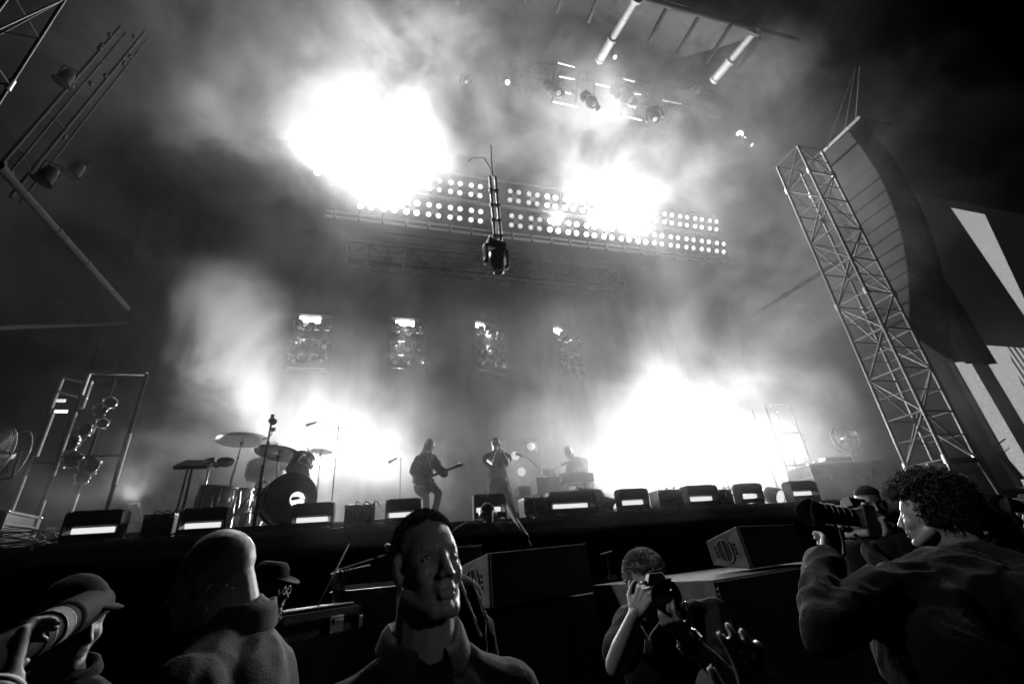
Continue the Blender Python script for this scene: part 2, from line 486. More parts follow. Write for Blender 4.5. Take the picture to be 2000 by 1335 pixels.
ORD = ['first', 'second', 'third', 'fourth', 'fifth', 'sixth', 'seventh', 'eighth', 'ninth', 'tenth', 'eleventh', 'twelfth', 'thirteenth', 'fourteenth', 'fifteenth', 'sixteenth', 'seventeenth', 'eighteenth', 'nineteenth', 'twentieth', 'twenty-first', 'twenty-second']
for row, z in ((0, 16.1), (1, 14.7)):
    for i in range(22):
        x = -2.5+.86*i-(.05 if row else 0)
        if 4.2 < x < 4.6 or i < (0 if row == 0 else 2): continue
        left = x < 2.0; mid = 6.9 < x < 11.6
        on = 2 if ((left and x < 1.6) or mid) else (1 if (x > 10 or row) and not (2 < x < 6) else 0)
        if 2 < x < 6.2: on = 1 if x < 4 else 0
        key = (on, row)
        rn = ('upper', 'lower')[row]
        lab = {2: f'blazing four-lamp blinder in the {rn} row of the flown wall, lost in glare', 1: f'glowing four-lamp blinder in the {rn} row of the flown wall', 0: f'dim four-lamp blinder beside the hanging pole, {rn} row of the flown wall'}[on]
        grp = 'four-lamp blinders of the flown light wall'
        lab = f'{("dim", "glowing", "blazing")[on]} four-lamp blinder, {ORD[i]} from the left in the {rn} row of the flown wall'
        if key not in protos: bl = protos[key] = blinder((x, 14, z), on, lab, grp)
        else: bl = copy_tree(protos[key], (x, 14, z), Euler((R_(24), 0, 0)).to_matrix(), lab)
        if on == 2: LIT.append((bl, V((x, 13.8, z)), x, row))

# near pole with the big moving head
def moving_head(loc, rot, label, group=None, scale=1.0, lit=False, parts=True, lensm=None):
    """origin at the hook; hangs down -Z; lens looks along local -Y turned by the yoke"""
    t = thing('moving_head_light', label, 'moving head light', loc, rot, group)
    s = scale
    m = MB(); m.box((0, 0, -.07*s), (.36*s, .24*s, .11*s), ch=.025*s)
    m.build('base', M_black, t)
    m = MB()
    for sx in (-1, 1):
        m.box((sx*.215*s, 0, -.30*s), (.05*s, .13*s, .38*s), ch=.02*s); m.ball((sx*.215*s, 0, -.47*s), (.04*s, .085*s, .085*s))
    m.box((0, 0, -.145*s), (.46*s, .14*s, .05*s), ch=.015*s)
    m.build('yoke', M_black, t)
    m = MB()
    m.lathe((0, 0, -.22*s), (0, -.12, -1), [(0, 0), (.005*s, .09*s), (.03*s, .13*s), (.22*s, .15*s), (.34*s, .13*s), (.46*s, .10*s), (.49*s, .095*s), (.49*s, .075*s)], 20)
    hd_ = m.build('head', M_gloss, t)
    MB().lathe((0, 0, -.22*s), (0, -.12, -1), [(.465*s, .0), (.46*s, .08*s)], 18).build('lens', lensm or M_lens, hd_)
    if parts:
        m = MB()
        for i in range(6): m.box(((-.13+.05*i)*s, -.125*s, -.055*s), (.022*s, .012*s, .05*s))
        m.build('socket', M_chrome, t)
        m = MB(); m.box((0, -.165*s, -.30*s), (.17*s, .012, .10*s), rot=Matrix.Rotation(R_(-6), 3, 'X')); m.box((0, -.165*s, -.42*s), (.15*s, .01, .12*s), rot=Matrix.Rotation(R_(4), 3, 'X'))
        m.build('panel', M_cab, t)
    m = MB()
    for sx in (-1, 1): m.box((sx*.1*s, 0, .03*s), (.05*s, .06*s, .1*s)); m.ring((sx*.1*s, 0, .1*s), (1, 0, 0), .035*s, .012*s, 12, 6)
    m.build('clamp', M_steel, t)
    return t
ph = P(966, 470, 6.4)
pole = thing('hanging_pole', 'bright twin tube pole hanging down in front of the blinder wall', 'pole', P(962, 345, 6.4))
d = V((0, 0, ph.z-P(962, 345, 6.4).z))
m = MB(); m.cyl((-.05, 0, 0), d+V((-.05, 0, 0)), .03); m.cyl((.06, 0, 0), d+V((.06, 0, 0)), .03)
m.build('tube', M_alu, pole)
m = MB(); 
for k in range(1, 5): m.box(d*(k/4.3), (.2, .07, .04))
m.build('bracket', M_dsteel, pole)
m = MB(); m.tube([(0, 0, 0), (-.04, 0, .25), (-.15, 0, .5), (-.4, 0, .42), (-.5, 0, .3)], .012, 5); m.cyl((0, 0, 0), (.02, 0, .9), .012)
m.build('cable', M_steel, pole)
moving_head(ph+V((0, 0, -.05)), (0, 0, R_(14)), 'large black moving head hanging at the end of the bright twin pole', scale=.98)

# ------------------------------------------------------------------ lower rigging truss with panel strip
tr = thing('rigging_truss', 'dark level truss below the blinder wall edged by a strip of metal plates', 'truss', (3.5, 12, 10.3))
m = MB()
truss(m, (-4.6, .3, .5), (4.8, .3, .5), .6, 16, .03, lace=.6)
m.build('truss_frame', M_faint, tr)
m = MB()
for i in range(17): m.box((-4.3+.53*i, -.12, -.02-.01*i/4), (.49, .1, .12), ch=.01)
m.build('plate', M_faint, tr)
m = MB(); rr = random.Random(11)
for i in range(26): m.box((rr.uniform(-3.6, 3.4), -.05, rr.uniform(.15, 1.1)), (.06, .05, .04))
m.build('fastener', M_chrome, tr)
m = MB()
for z in (.55, .95, 1.3): m.cyl((-3.6, -.02, z), (.6, -.02, z-.02), .018)
m.build('conduit', M_faint, tr)

# ------------------------------------------------------------------ hanging lamp ladders upstage
def mini_head(loc, rot, label, group):
    t = thing('moving_head_light', label, 'moving head light', loc, rot, group)
    m = MB(); m.box((0, 0, -.05), (.26, .18, .08), ch=.02); m.build('base', M_black, t)
    m = MB(); m.box((-.17, 0, -.2), (.035, .09, .26)); m.box((.17, 0, -.2), (.035, .09, .26)); m.box((0, 0, -.1), (.36, .1, .03)); m.build('yoke', M_alu, t)
    MB().lathe((0, .1, -.28), (0, -1, -.55), [(0, 0), (.01, .09), (.08, .14), (.26, .155), (.3, .15), (.3, .13)], 18).build('head', M_black, t)
    MB().lathe((0, .1, -.28), (0, -1, -.55), [(.31, 0), (.3, .05), (.27, .13)], 18).build('lens', M_chrome, t)
    return t
mh0 = None
names = ['first', 'second', 'third', 'fourth']
for k, (px, py) in enumerate(((612, 617), (797, 624), (955, 634), (1105, 645))):
    c = P(px, py, 17.5); yaw = (0, .0, -.32, -.42)[k]
    RM = Matrix.Rotation(-yaw, 3, 'Z')
    t = thing('lamp_ladder', f'tall hanging ladder frame of stage lamps, {names[k]} of four counted from the drums side', 'lamp ladder', c, RM, 'four hanging lamp ladders')
    h = 2.35; w = 1.5
    m = MB()
    for sx in (-1, 1): truss(m, (sx*w/2, 0, .1), (sx*w/2, 0, -h), .12, 9, .018, up=(0, 1, 0))
    m.build('side_truss', M_dsteel, t)
    m = MB()
    for z in (.08, -.42, -1.08, -1.7, -2.3): m.cyl((-w/2, .05, z), (w/2, .05, z), .025); m.cyl((-w/2, .05, z-.09), (w/2, .05, z-.09), .016)
    m.build('crossbar', M_alu, t)
    m = MB(); m.box((-.12 if k < 2 else -.42, .12, -.12), (.78 if k < 2 else .5, .06, .24), ch=.02)
    m.build('lit_panel', M_lamp_on, t)
    for dx in (-.45, .1, .5): MB().box((dx, .14, -.55), (.3, .04, .03)).build('tube_lamp', M_lamp_dim, t)
    spot('ladder_light', t, c+RM @ V((-.1 if k < 2 else -.4, -.1, -.3)), c+RM @ V(((-.3, -.1, 1.1, .3)[k], -1.5, -6)), 2400, 58, .8, .1)
    for r_, z in enumerate((-.28, -1.12, -1.72)):
        for cc, dx in enumerate((-.5, 0, .5)):
            lab = f'{("left", "middle", "right")[cc]} small moving head in the {("top", "middle", "bottom")[r_]} row of the {names[k]} lamp ladder'
            loc = c+RM @ V((dx, -.12, z-(.1 if (cc == 1 and r_ == 0) else 0)))
            rt = RM @ Euler((random.uniform(-.3, .3), random.uniform(-.2, .2), random.uniform(-.6, .6))).to_matrix()
            if mh0 is None: mh0 = mini_head(loc, rt, lab, 'small moving heads on the lamp ladders')
            else: copy_tree(mh0, loc, rt, lab)

# ------------------------------------------------------------------ rig cluster under the roof
rg = thing('lamp_truss', 'bright metal truss pods with level bars under the roof, above the right glare', 'truss', P(1150, 180, 10.5))
o0 = P(1150, 180, 10.5)
m = MB()
for (x0, y0, x1, y1) in ((1090, 122, 1122, 130), (1080, 197, 1128, 207), (1092, 148, 1122, 154), (1163, 163, 1190, 169), (1162, 211, 1188, 219), (1218, 153, 1240, 159), (1222, 178, 1252, 184), (1218, 225, 1253, 233), (1100, 178, 1115, 182), (1228, 205, 1242, 209), (1295, 195, 1330, 202)):
    m.cyl(P(x0, y0, 10.5)-o0, P(x1, y1, 10.5)-o0, .05)
m.build('level_bar', M_alu, rg)
m = MB()
for (x0, y0, x1, y1) in ((1085, 130, 1078, 200), (1130, 140, 1124, 205), (1160, 165, 1158, 215), (1195, 160, 1190, 222), (1240, 158, 1236, 215), (1215, 175, 1212, 230), (1036, 130, 1028, 180), (1022, 130, 1012, 178), (1310, 200, 1290, 235), (1322, 205, 1305, 240)):
    m.cyl(P(x0, y0, 10.6)-o0, P(x1, y1, 10.6)-o0, .035)
truss(m, P(1000, 140, 11.4)-o0, P(1420, 210, 11.4)-o0, .7, 10, .03)
m.build('truss_frame', M_faint, rg)
for x, y, Y, s, lab in ((1075, 165, 10, 1.5, 'dark moving head at the left end of the bright truss pods under the roof'), (1148, 190, 9.6, 1.5, 'dark moving head with a shining lens between the truss pods under the roof'),
                   (1208, 175, 9.8, 1.9, 'biggest dark moving head hanging between the truss pods under the roof'), (1275, 215, 10, 1.4, 'pale moving head hanging at the right end of the truss pods'),
                   (1190, 105, 10.2, 1.1, 'moving head with one tiny bright lens just below the roof rafter'), (984, 150, 11, 1.3, 'moving head casting a short downward beam, left of the truss pods'),
                   (908, 150, 11, 1.0, 'faint moving head lost in the upper left glare'), (1445, 268, 12, 1.3, 'moving head throwing a bright beam to the left at the right end of the glare'), (1350, 170, 11, 1.2, 'faint moving head below the end of the right roof rafter')):
    moving_head(P(x, y, Y), (R_(-15), R_(random.uniform(-12, 12)), R_(random.uniform(-40, 40))), lab, scale=s, parts=False, lensm=M_lamp_mid if (x in (1190, 984, 1445)) else M_chrome)

# ------------------------------------------------------------------ speaker line array, right
ar = [P(1858, 703, 6.5), P(1845, 560, 6.5), P(1808, 430, 6.5), P(1757, 330, 6.5), P(1700, 255, 6.5)]
arr = thing('line_array', 'big curved hanging column of grey loudspeaker cabinets right of the truss tower', 'line array', ar[0])
o0 = ar[0]
pts = []
for i in range(41):
    f = i/40*4; k = min(3, int(f)); u = f-k
    p0 = ar[max(0, k-1)]; p1 = ar[k]; p2 = ar[k+1]; p3 = ar[min(4, k+2)]
    pts.append(.5*((2*p1)+(p2-p0)*u+(2*p0-5*p1+4*p2-p3)*u*u+(3*p1-p0-3*p2+p3)*u**3)-o0)
L = [0]
for i in range(1, 41): L.append(L[-1]+(pts[i]-pts[i-1]).length)
def along(s):
    for i in range(1, 41):
        if L[i] >= s: return pts[i-1].lerp(pts[i], (s-L[i-1])/(L[i]-L[i-1]))
    return pts[-1]
nc = 15; H = L[-1]/nc
for i in range(nc):
    a, b = along(i*H), along((i+1)*H); up = (b-a).normalized()
    back = V((0, 1, 0)).cross(up).normalized(); back = back if back.x < 0 else -back      # towards the tower
    fr_ = V((0, -1, 0)); dp = fr_.cross(up)
    # side face looks at the pit (-Y), front grille looks right (+X)
    q = MB(); h = (b-a).length*.955; wd = 1.22; dpth = 1.35
    q.prism([(0, 0), (0, h), (-wd*.93, h*.93), (-wd*.93, h*.07)], a+up*.012, -back, up, V((0, 1, 0)), dpth)
    cb = q.build('cabinet', M_array, arr, bevel=.03)
    MB().prism([(.012, h*.04), (.012, h*.98), (.03, h*.98), (.03, h*.04)], a+V((0, .05, 0)), -back, up, V((0, 1, 0)), dpth-.1).build('grille', M_grille, cb)
    hm = MB()
    for dz in (.30, .52): hm.box(a+back*.30+up*(h*dz)+V((0, -.006, 0)), (.20, .02, .065), rot=Matrix((back, V((0, 1, 0)), up)).transposed())
    hm.build('handle', M_gloss, cb)
    rm = MB(); rm.box(a+back*.02+up*(h*.5)+V((0, -.012, 0)), (.05, .02, h*.95), rot=Matrix((back, V((0, 1, 0)), up)).transposed()); rm.cyl(a+back*.03+V((0, -.03, 0)), a+back*.03+V((0, .02, 0)), .035)
    rm.build('rigging_rail', M_dsteel, cb)
m = MB(); top = pts[-1]
m.box(top+V((0, .5, .15)), (1.4, 1.5, .12)); m.cyl(top+V((0, .5, .15)), P(1680, 130, 6.6)-o0, .03); m.cyl(top+V((-.5, .5, .15)), P(1672, 132, 6.6)-o0, .02)
m.cyl(top+V((-1.6, .5, -.6)), P(1672, 132, 6.6)-o0, .02)
m.build('hoist_frame', M_steel, arr)
# ------------------------------------------------------------------ video screen, right
scm = bpy.data.materials.new('lit video screen'); scm.use_nodes = True
nt = scm.node_tree; N = nt.nodes; Lk = nt.links; b = N['Principled BSDF']; b.inputs['Base Color'].default_value = (.02, .02, .02, 1)
tc = N.new('ShaderNodeTexCoord'); sp = N.new('ShaderNodeSeparateXYZ'); Lk.new(tc.outputs['Object'], sp.inputs[0])
def mth(op, a, b_=None, c_=None):
    n = N.new('ShaderNodeMath'); n.operation = op
    for i, v in enumerate((a, b_, c_)):
        if v is None: continue
        if isinstance(v, (int, float)): n.inputs[i].default_value = v
        else: Lk.new(v, n.inputs[i])
    return n.outputs[0]
X, Z = sp.outputs['X'], sp.outputs['Z']
bow = mth('MULTIPLY', mth('POWER', mth('SUBTRACT', Z, 2.0), 2.0), .04)
u = mth('ADD', X, 0)
st1 = mth('MULTIPLY', mth('GREATER_THAN', u, .12), mth('LESS_THAN', u, .92))
st2 = mth('GREATER_THAN', u, 1.75)
wv = N.new('ShaderNodeTexWave'); wv.inputs['Scale'].default_value = 1.1; wv.inputs['Distortion'].default_value = 2.5; wv.inputs['Detail'].default_value = 1; wv.bands_direction = 'X'
mp = N.new('ShaderNodeMapping'); mp.inputs['Rotation'].default_value = (0, R_(18), 0); mp.inputs['Scale'].default_value = (1, 1, .35)
Lk.new(tc.outputs['Object'], mp.inputs[0]); Lk.new(mp.outputs[0], wv.inputs[0])
lines = mth('GREATER_THAN', wv.outputs['Fac'], .32)
st2 = mth('MULTIPLY', st2, mth('MAXIMUM', lines, mth('LESS_THAN', mth('ADD', u, mth('MULTIPLY', Z, -.3)), 1.9)))
low = mth('LESS_THAN', Z, 4.6)
def side_(a, b):      # positive on one side of the line a-b in the screen's own plane
    (x1, z1), (x2, z2) = a, b
    return mth('ADD', mth('MULTIPLY', mth('SUBTRACT', u, x1), z2-z1), mth('MULTIPLY', mth('SUBTRACT', Z, z1), -(x2-x1)))
def sl_(x, y): p = P(x, y, 8.94); return (p.x-17.75, p.z-2.6)
hi = mth('MULTIPLY', mth('GREATER_THAN', side_(sl_(1990, 592), sl_(1890, 446)), 0), mth('LESS_THAN', side_(sl_(2003, 578), sl_(1925, 412)), 0))
hi = mth('MULTIPLY', mth('MULTIPLY', hi, mth('GREATER_THAN', Z, 4.4)), mth('LESS_THAN', Z, sl_(1900, 411)[1]))
pat = mth('ADD', mth('MULTIPLY', mth('ADD', st1, st2), low), hi)
fine = N.new('ShaderNodeTexVoronoi'); fine.inputs['Scale'].default_value = 22; Lk.new(tc.outputs['Object'], fine.inputs[0])
em = mth('MULTIPLY', pat, mth('ADD', .22, mth('MULTIPLY', fine.outputs['Distance'], .30)))
b.inputs['Emission Color'].default_value = (1, 1, 1, 1); Lk.new(mth('ADD', em, .004), b.inputs['Emission Strength']); scm.cycles.emission_sampling = 'NONE'
sc = thing('video_screen', 'large lit video screen showing white stripes and curved lines at the far right', 'screen', (17.75, 9.0, 2.6))
MB().box((6.2, .06, 5.9), (12.4, .1, 11.9)).build('display', scm, sc)
MB().box((6.2, .3, 5.9), (12.6, .3, 12.1)).build('cabinet', M_dsteel, sc)
m = MB()
for x in (.3, 3, 6, 9): m.cyl((x, .6, -2.6), (x, .6, 11), .06)
m.build('support', M_dsteel, sc)
# dark scrim side wing between array and screen
wg = thing('side_drape', 'flat dark cloth wing hanging beside the speaker array in front of the screen', 'drape', P(1950, 712, 7.6))
o0 = P(1950, 712, 7.6); m = MB(); a = P(1858, 706, 7.6)-o0; nz = 8; nx = 20
for i in range(nx+1):
    for j in range(nz+1):
        x = a.x+(-a.x)*i/nx; m.v.append(V((x*1.0+j*.0, .05*math.sin(x*9), 8.5*j/nz-(.0))))
m.f = [(i*(nz+1)+j, (i+1)*(nz+1)+j, (i+1)*(nz+1)+j+1, i*(nz+1)+j+1) for i in range(nx) for j in range(nz)]; m.sm = [True]*len(m.f)
m.build('cloth', M_skirt, wg)

# small mast with bracket in front of the screen
t = thing('mast', 'thin dark mast with a side bracket in front of the lit screen stripes', 'mast', P(1996, 935, 8.6))
o0 = P(1996, 935, 8.6)
m = MB(); m.cyl((0, 0, 0), P(1945, 880, 8.6)-o0, .035); m.cyl((.1, 0, 0), P(1953, 880, 8.6)-o0, .03); m.build('pole', M_dsteel, t)
m = MB(); m.cyl(P(1942, 872, 8.6)-o0, P(1963, 857, 8.6)-o0, .02); m.tube([P(1948, 886, 8.6)-o0, P(1960, 884, 8.6)-o0, P(1972, 874, 8.6)-o0], .012); m.build('bracket', M_dsteel, t)
# ================================================================== STAGE EDGE UNITS
def strobe(loc, w, h, yaw, label):
    t = thing('floor_strobe', label, 'floor light', loc, (random.uniform(-.05, .09), 0, yaw), 'black slotted floor lights along the stage edge')
    d = .24; s0, s1 = .30*h, .53*h
    m = MB()
    r = .06*w
    def rr_(x0, x1, z0, z1, y, dp, chx):
        m.prism([(x0, z0), (x1, z0), (x1, z1-chx), (x1-chx, z1), (x0+chx, z1), (x0, z1-chx)], (0, y, 0), (1, 0, 0), (0, 0, 1), (0, 1, 0), dp)
    rr_(-w/2+.02, w/2-.02, s1, h, -.03, .17, .03*w+.01)
    m.build('head', M_black, t, bevel=.012)
    m = MB(); m.box((0, .03, .045+(s0-.045)/2), (w-.05, .15, s0-.045), ch=.01); m.build('lower_panel', M_black, t)
    m = MB()
    for sx in (-1, 1):
        m.prism([(0, .02), (.05, 0), (.18, 0), (.2, .02), (.2, h*.88), (.15, h*.97), (.02, h*.97), (-.02, h*.85)], (sx*(w/2-.012)-.012, -.06, 0), (0, 1, 0), (0, 0, 1), (1, 0, 0), .024)
    m.build('yoke', M_black, t, bevel=.004)
    m = MB(); m.box((0, .05, .022), (w*.62, .2, .03), ch=.008); m.build('base', M_gloss, t)
    m = MB(); m.box((-w*.2, -.045, h*.92), (w*.3, .012, .014)); m.box((w*.12, -.05, .04), (w*.22, .01, .016)); m.build('plate', M_chrome, t)
    MB().box((-.02*w, .035, (s0+s1)/2), (w*.74, .03, (s1-s0)*.72), ch=.008).build('lamp_tube', M_tube, t)
    return t
ords = ['in front of the left pipe towers', 'just left of the drum kit', 'in front of the bass drum', 'just left of the guitarist', 'in front of the singer', 'in front of the keyboards beside the sloped wedge',
        'just right of the sloped wedge', 'second in the bright glare', 'third in the glare, half lost in haze', 'faintest, behind the big camera lens']
for i, (x0, x1, yt, yb) in enumerate(((118, 233, 996, 1050), (345, 440, 990, 1040), (567, 650, 981, 1025), (752, 822, 973, 1015), (925, 988, 964, 1006), (1073, 1165, 958, 1000), (1212, 1268, 953, 994), (1345, 1405, 946, 986), (1445, 1490, 943, 980), (1545, 1598, 938, 972))):
    a, b = P(x0, yb, 7.42), P(x1, yb, 7.42); top = P((x0+x1)/2, yt, 7.42)
    strobe(((a.x+b.x)/2, 7.42, DZ), b.x-a.x, top.z-DZ, random.uniform(-.06, .06), f'slotted floor light on the stage edge {ords[i]}')

def box_unit(x0, x1, yt, lab, deep=.3, Y=7.45):
    a, b = P(x0, yt, Y), P(x1, yt, Y); w = b.x-a.x; h = a.z-DZ
    t = thing('stage_box', lab, 'equipment box', ((a.x+b.x)/2, Y, DZ))
    m = MB(); m.box((0, deep/2, h/2), (w, deep, h), ch=.015); m.build('body', M_case, t)
    m = MB()
    for sx in (-1, 1):
        for z in (.03, h-.03): m.box((sx*(w/2-.03), -.006, z), (.06, .02, .06), ch=.01)
    m.build('corner', M_alu, t)
    m = MB()
    for k in range(5): m.lathe((-w*.3+k*w*.15, -.004, h*.32+.05*(k % 2)), (0, -1, 0), [(0, .022), (.015, .022), (.015, .012), (0, .01)], 10)
    m.box((w*.05, -.006, h*.72), (.05, .012, h*.28)); m.build('connector', M_white if x0 > 300 or x0 < 300 else M_alu, t)
    m = MB()
    for k in range(3):
        x = -w*.3+k*w*.3; m.tube([(x, -.02, h*.4), (x+.03, -.08, h*.7), (x+.08, -.06, h+.03), (x+.12, .05, h+.02), (x+.15, .1, h-.02)], .010, 5)
    m.build('cable', M_rubber, t)
box_unit(282, 343, 1004, 'patch box with looped cables on the stage edge left of the drum riser')
box_unit(674, 733, 985, 'dim cabled box in the glare between bass drum and guitarist')
box_unit(1022, 1070, 972, 'cluttered connector box on the stage edge right of the singer')
box_unit(1283, 1330, 956, 'square black box with two corner plates in the bright glare')
box_unit(1398, 1428, 955, 'narrow hazy box on the stage edge in the right glare')

# sloped wedge beside the keyboards
t = thing('sloped_wedge', 'large pale sloped wedge sinking to the stage floor right of the keyboards', 'wedge', P(1135, 1000, 7.9))
o0 = P(1135, 1000, 7.9); a = P(1130, 951, 7.9)-o0; b_ = P(1157, 957, 8.3)-o0; c_ = P(1208, 998, 7.9)-o0
zb = DZ-o0.z
m = MB(); m.add([(0, 0, zb), (a.x, 0, a.z), (a.x+.45, 0, a.z-.05), (c_.x, 0, zb), (0, .9, zb), (a.x, .9, a.z), (a.x+.45, .9, a.z-.05), (c_.x, .9, zb)], [(0, 1, 2, 3), (4, 7, 6, 5), (0, 4, 5, 1), (1, 5, 6, 2), (2, 6, 7, 3), (0, 3, 7, 4)])
m.build('cabinet', M_cab, t, bevel=.02)
MB().box((a.x+.5, -.01, a.z*.5), (.12, .02, .05)).build('handle', M_black, t)

# round hazy can light beside the third strobe, small floor cans
for (x, y, r, lab) in ((1508, 962, .17, 'round hazy floor can light tipped beside the third slotted light in the glare'), (1196, 985, .14, 'round pale floor lamp glowing at the foot of the sloped wedge')):
    c = P(x, y, 7.9)
    t = thing('floor_can', lab, 'floor light', (c.x, c.y, DZ))
    MB().lathe((0, 0, r+.04), (-.2, .9, .35), [(-.16, r*.8), (-.14, r), (.1, r*.95), (.18, r*.6), (.2, 0)], 20).build('housing', M_black, t)
    MB().lathe((0, 0, r+.04), (-.2, .9, .35), [(-.15, r*.85), (-.16, 0)], 20).build('lens', M_lamp_dim, t)
    MB().tube([(-r, 0, r), (-r, 0, .02), (r, 0, .02), (r, 0, r)], .015).build('yoke', M_steel, t)

# cables lying along the edge
rr = random.Random(21)
for (x0, x1, y, n_, lab) in ((90, 360, 1052, 3, 'loose black cables lying along the left stage edge'), (560, 820, 1026, 4, 'thick looping cables on the stage edge left of the front man'), (1040, 1160, 1003, 4, 'heap of tangled cable on the stage edge in front of the keyboards'), (1180, 1480, 990, 3, 'thin cables curling along the right stage edge')):
    a, b = P(x0, y, 7.25), P(x1, y, 7.25)
    t = thing('cable_run', lab, 'cable', (a.x, 7.25, DZ))
    for k in range(n_):
        pts = []; n2 = 26; ph_ = rr.uniform(0, 6); lift = rr.uniform(.02, .09)
        for i in range(n2+1):
            f = i/n2; pts.append((f*(b.x-a.x), .04+.03*k+.05*math.sin(f*9+ph_)+rr.uniform(-.01, .01), .018+lift*max(0, math.sin(f*7+ph_))**3))
        # smooth
        MB().tube(pts, .013, 6).build('cable', M_rubber, t)
    MB().box(((b.x-a.x)*.45, .06, .02), (.14, .05, .04), ch=.01).build('plug_box', M_white, t)

# ================================================================== DRUM KIT (each drum and stand its own thing)
rz = DZ+.18
ris = thing('drum_riser', 'low dark platform carrying the drum kit', 'riser', (-1.35, 8.3, DZ))
MB().box((0, 1.3, .09), (4.0, 3.2, .18), ch=.01).build('platform', M_deck, ris)
MB().box((.1, -.31, .09), (1.9, .02, .17)).build('front_panel', M_skirt, ris)
def drum(name, c, ax, r, h, lab, port=False, legs=0):
    t = thing(name, lab, 'drum', (c.x, c.y, rz if legs or port else c.z)); o = V((c.x, c.y, rz if legs or port else c.z)); l = V(c)-o
    D = V(ax).normalized()
    MB().lathe(l-D*h/2, D, [(0, r*.97), (0, r), (h, r), (h, r*.97)], 40).build('shell', M_shell, t)
    m = MB()
    for k in (-1, 1): m.lathe(l+D*(k*h/2), D, [(-.025, r), (-.025, r*1.04), (.025, r*1.04), (.025, r*.99), (.012, r*.985)], 40)
    m.build('hoop', M_gloss, t)
    hd = MB()
    if port:
        A, B, _ = basis(D); n = 40; pr = r*.33; off = A*0.0+B*.0; cc = l-D*(h/2+.004); pc = cc+V((.085, 0, -.03))
        vs = [cc+A*(math.cos(2*math.pi*i/n)*r*.99)+B*(math.sin(2*math.pi*i/n)*r*.99) for i in range(n)]
        vi = [pc+A*(math.cos(2*math.pi*i/n)*pr)+B*(math.sin(2*math.pi*i/n)*pr) for i in range(n)]
        hd.add(vs+vi, [(i, (i+1) % n, n+(i+1) % n, n+i) for i in range(n)])
        hd.build('front_head', M_skin_drum, t)
        MB().ring(pc, D, pr, .012, 36).build('port_ring', M_chrome, t)
        MB().lathe(l+D*(h/2), D, [(0, 0), (0, r*.98)], 40).build('batter_head', M_backhead, t)
        m = MB(); m.cap(pc+V((0, .06, .03)), .025, pc+V((-.05, -.10, 0)), .03); m.tube([pc+V((0, .06, .03)), pc+V((.1, -.02, .0)), pc+V((.25, -.1, -.3)), pc+V((.4, -.2, -.5))], .008); m.build('microphone', M_black, t)
    else:
        hd.lathe(l+D*(h/2+.003), D, [(0, 0), (0, r*.98)], 40); hd.build('head', M_skin_drum, t)
        MB().lathe(l-D*(h/2+.003), D, [(0, 0), (0, r*.98)], 40).build('bottom_head', M_skin_drum, t)
    m = MB(); A, B, _ = basis(D)
    for i in range(8):
        q = A*(math.cos(2*math.pi*(i+.5)/8)*r*1.03)+B*(math.sin(2*math.pi*(i+.5)/8)*r*1.03)
        m.cyl(l+q-D*(h/2-.02), l+q+D*(h/2-.02), .006, n=5); m.cyl(l+q-D*h*.12, l+q+D*h*.12, .014, n=6)
    m.build('tension_rod', M_chrome, t)
    if legs or port:
        for i in range(legs or 2):
            if port: s_ = -1 if i else 1; a = l+V((s_*r*.85, -.1, -r*.3)); e = V((l.x+s_*r*1.25, l.y-.25, 0))
            else: q = 2*math.pi*(i+.3)/legs; a = l+V((math.cos(q)*r*1.05, math.sin(q)*r*1.05, .05)); e = V((l.x+math.cos(q)*r*1.15, l.y+math.sin(q)*r*1.15, 0))
            MB().cyl(a, e, .011).build('leg', M_chrome, t)
    return t
bc = P(563, 964, 8.35)
drum('bass_drum', V((bc.x, bc.y, rz+.40)), (-.42, 1, 0), .375, .46, 'large bass drum with a round bright port in its dark front head', port=True)
c = P(591, 912, 8.9); drum('rack_tom', V((c.x, 8.7, c.z)), (.25, .5, .9), .19, .26, 'rack tom tipped above the bass drum')
c = P(430, 952, 8.9); drum('floor_tom', V((c.x, 8.8, rz+.5)), (.1, -.1, 1), .27, .42, 'wide dark floor tom at the left of the kit, smoke drifting over it', legs=3)
c = P(472, 948, 9.2); drum('floor_tom', V((c.x, 9.1, rz+.52)), (0, -.05, 1), .22, .36, 'narrower floor tom between the wide floor tom and the bass drum', legs=3)
def tripod(mb, h0=0.0, r=.28, n=3, z=.35, rot=0):
    for i in range(n):
        q = 2*math.pi*i/n+rot; mb.cyl((0, 0, z), (math.cos(q)*r, math.sin(q)*r, .01), .011, n=6); mb.cyl((0, 0, z*.45), (math.cos(q)*r*.55, math.sin(q)*r*.55, z*.48), .007, n=5)
def cymbal(px, py, Y, r, tilt, lab, lean=(0, 0)):
    c = P(px, py, Y); o = V((c.x+lean[0], Y+lean[1], rz)); t = thing('cymbal_stand', lab, 'cymbal', o); l = c-o
    D = V(tilt).normalized()
    MB().lathe(l, D, [(.035, .0), (.034, .03), (.012, .05), (.006, r*.5), (-.012, r), (-.014, r), (.002, r*.5), (.006, .05), (.02, .03)], 40).build('cymbal', M_cymbal, t)
    m = MB(); m.cyl(l+D*.02, l+D*.10, .012); m.ball(l+D*.045, (.02, .02, .015), 1); m.cyl(l+D*.04, l-D*.06, .008); m.cyl(l-D*.06, (0, 0, l.z*.55), .012); m.cyl((0, 0, l.z*.6), (0, 0, .05), .016)
    for z in (.55, .62, .75): m.ball(V((0, 0, l.z*.55)).lerp(l-D*.06, (z-.55)*3), .026, 1)
    m.box(l-D*.07, (.06, .04, .05)); tripod(m); m.build('stand', M_dsteel, t)
    return t
cymbal(474, 858, 9.0, .42, (-.05, .07, 1), 'largest dark cymbal held high left of the drummer', (-.06, 0))
cymbal(545, 884, 8.7, .40, (.13, .14, 1), 'wide tilted cymbal crossing in front of the drummer', (.02, .1))
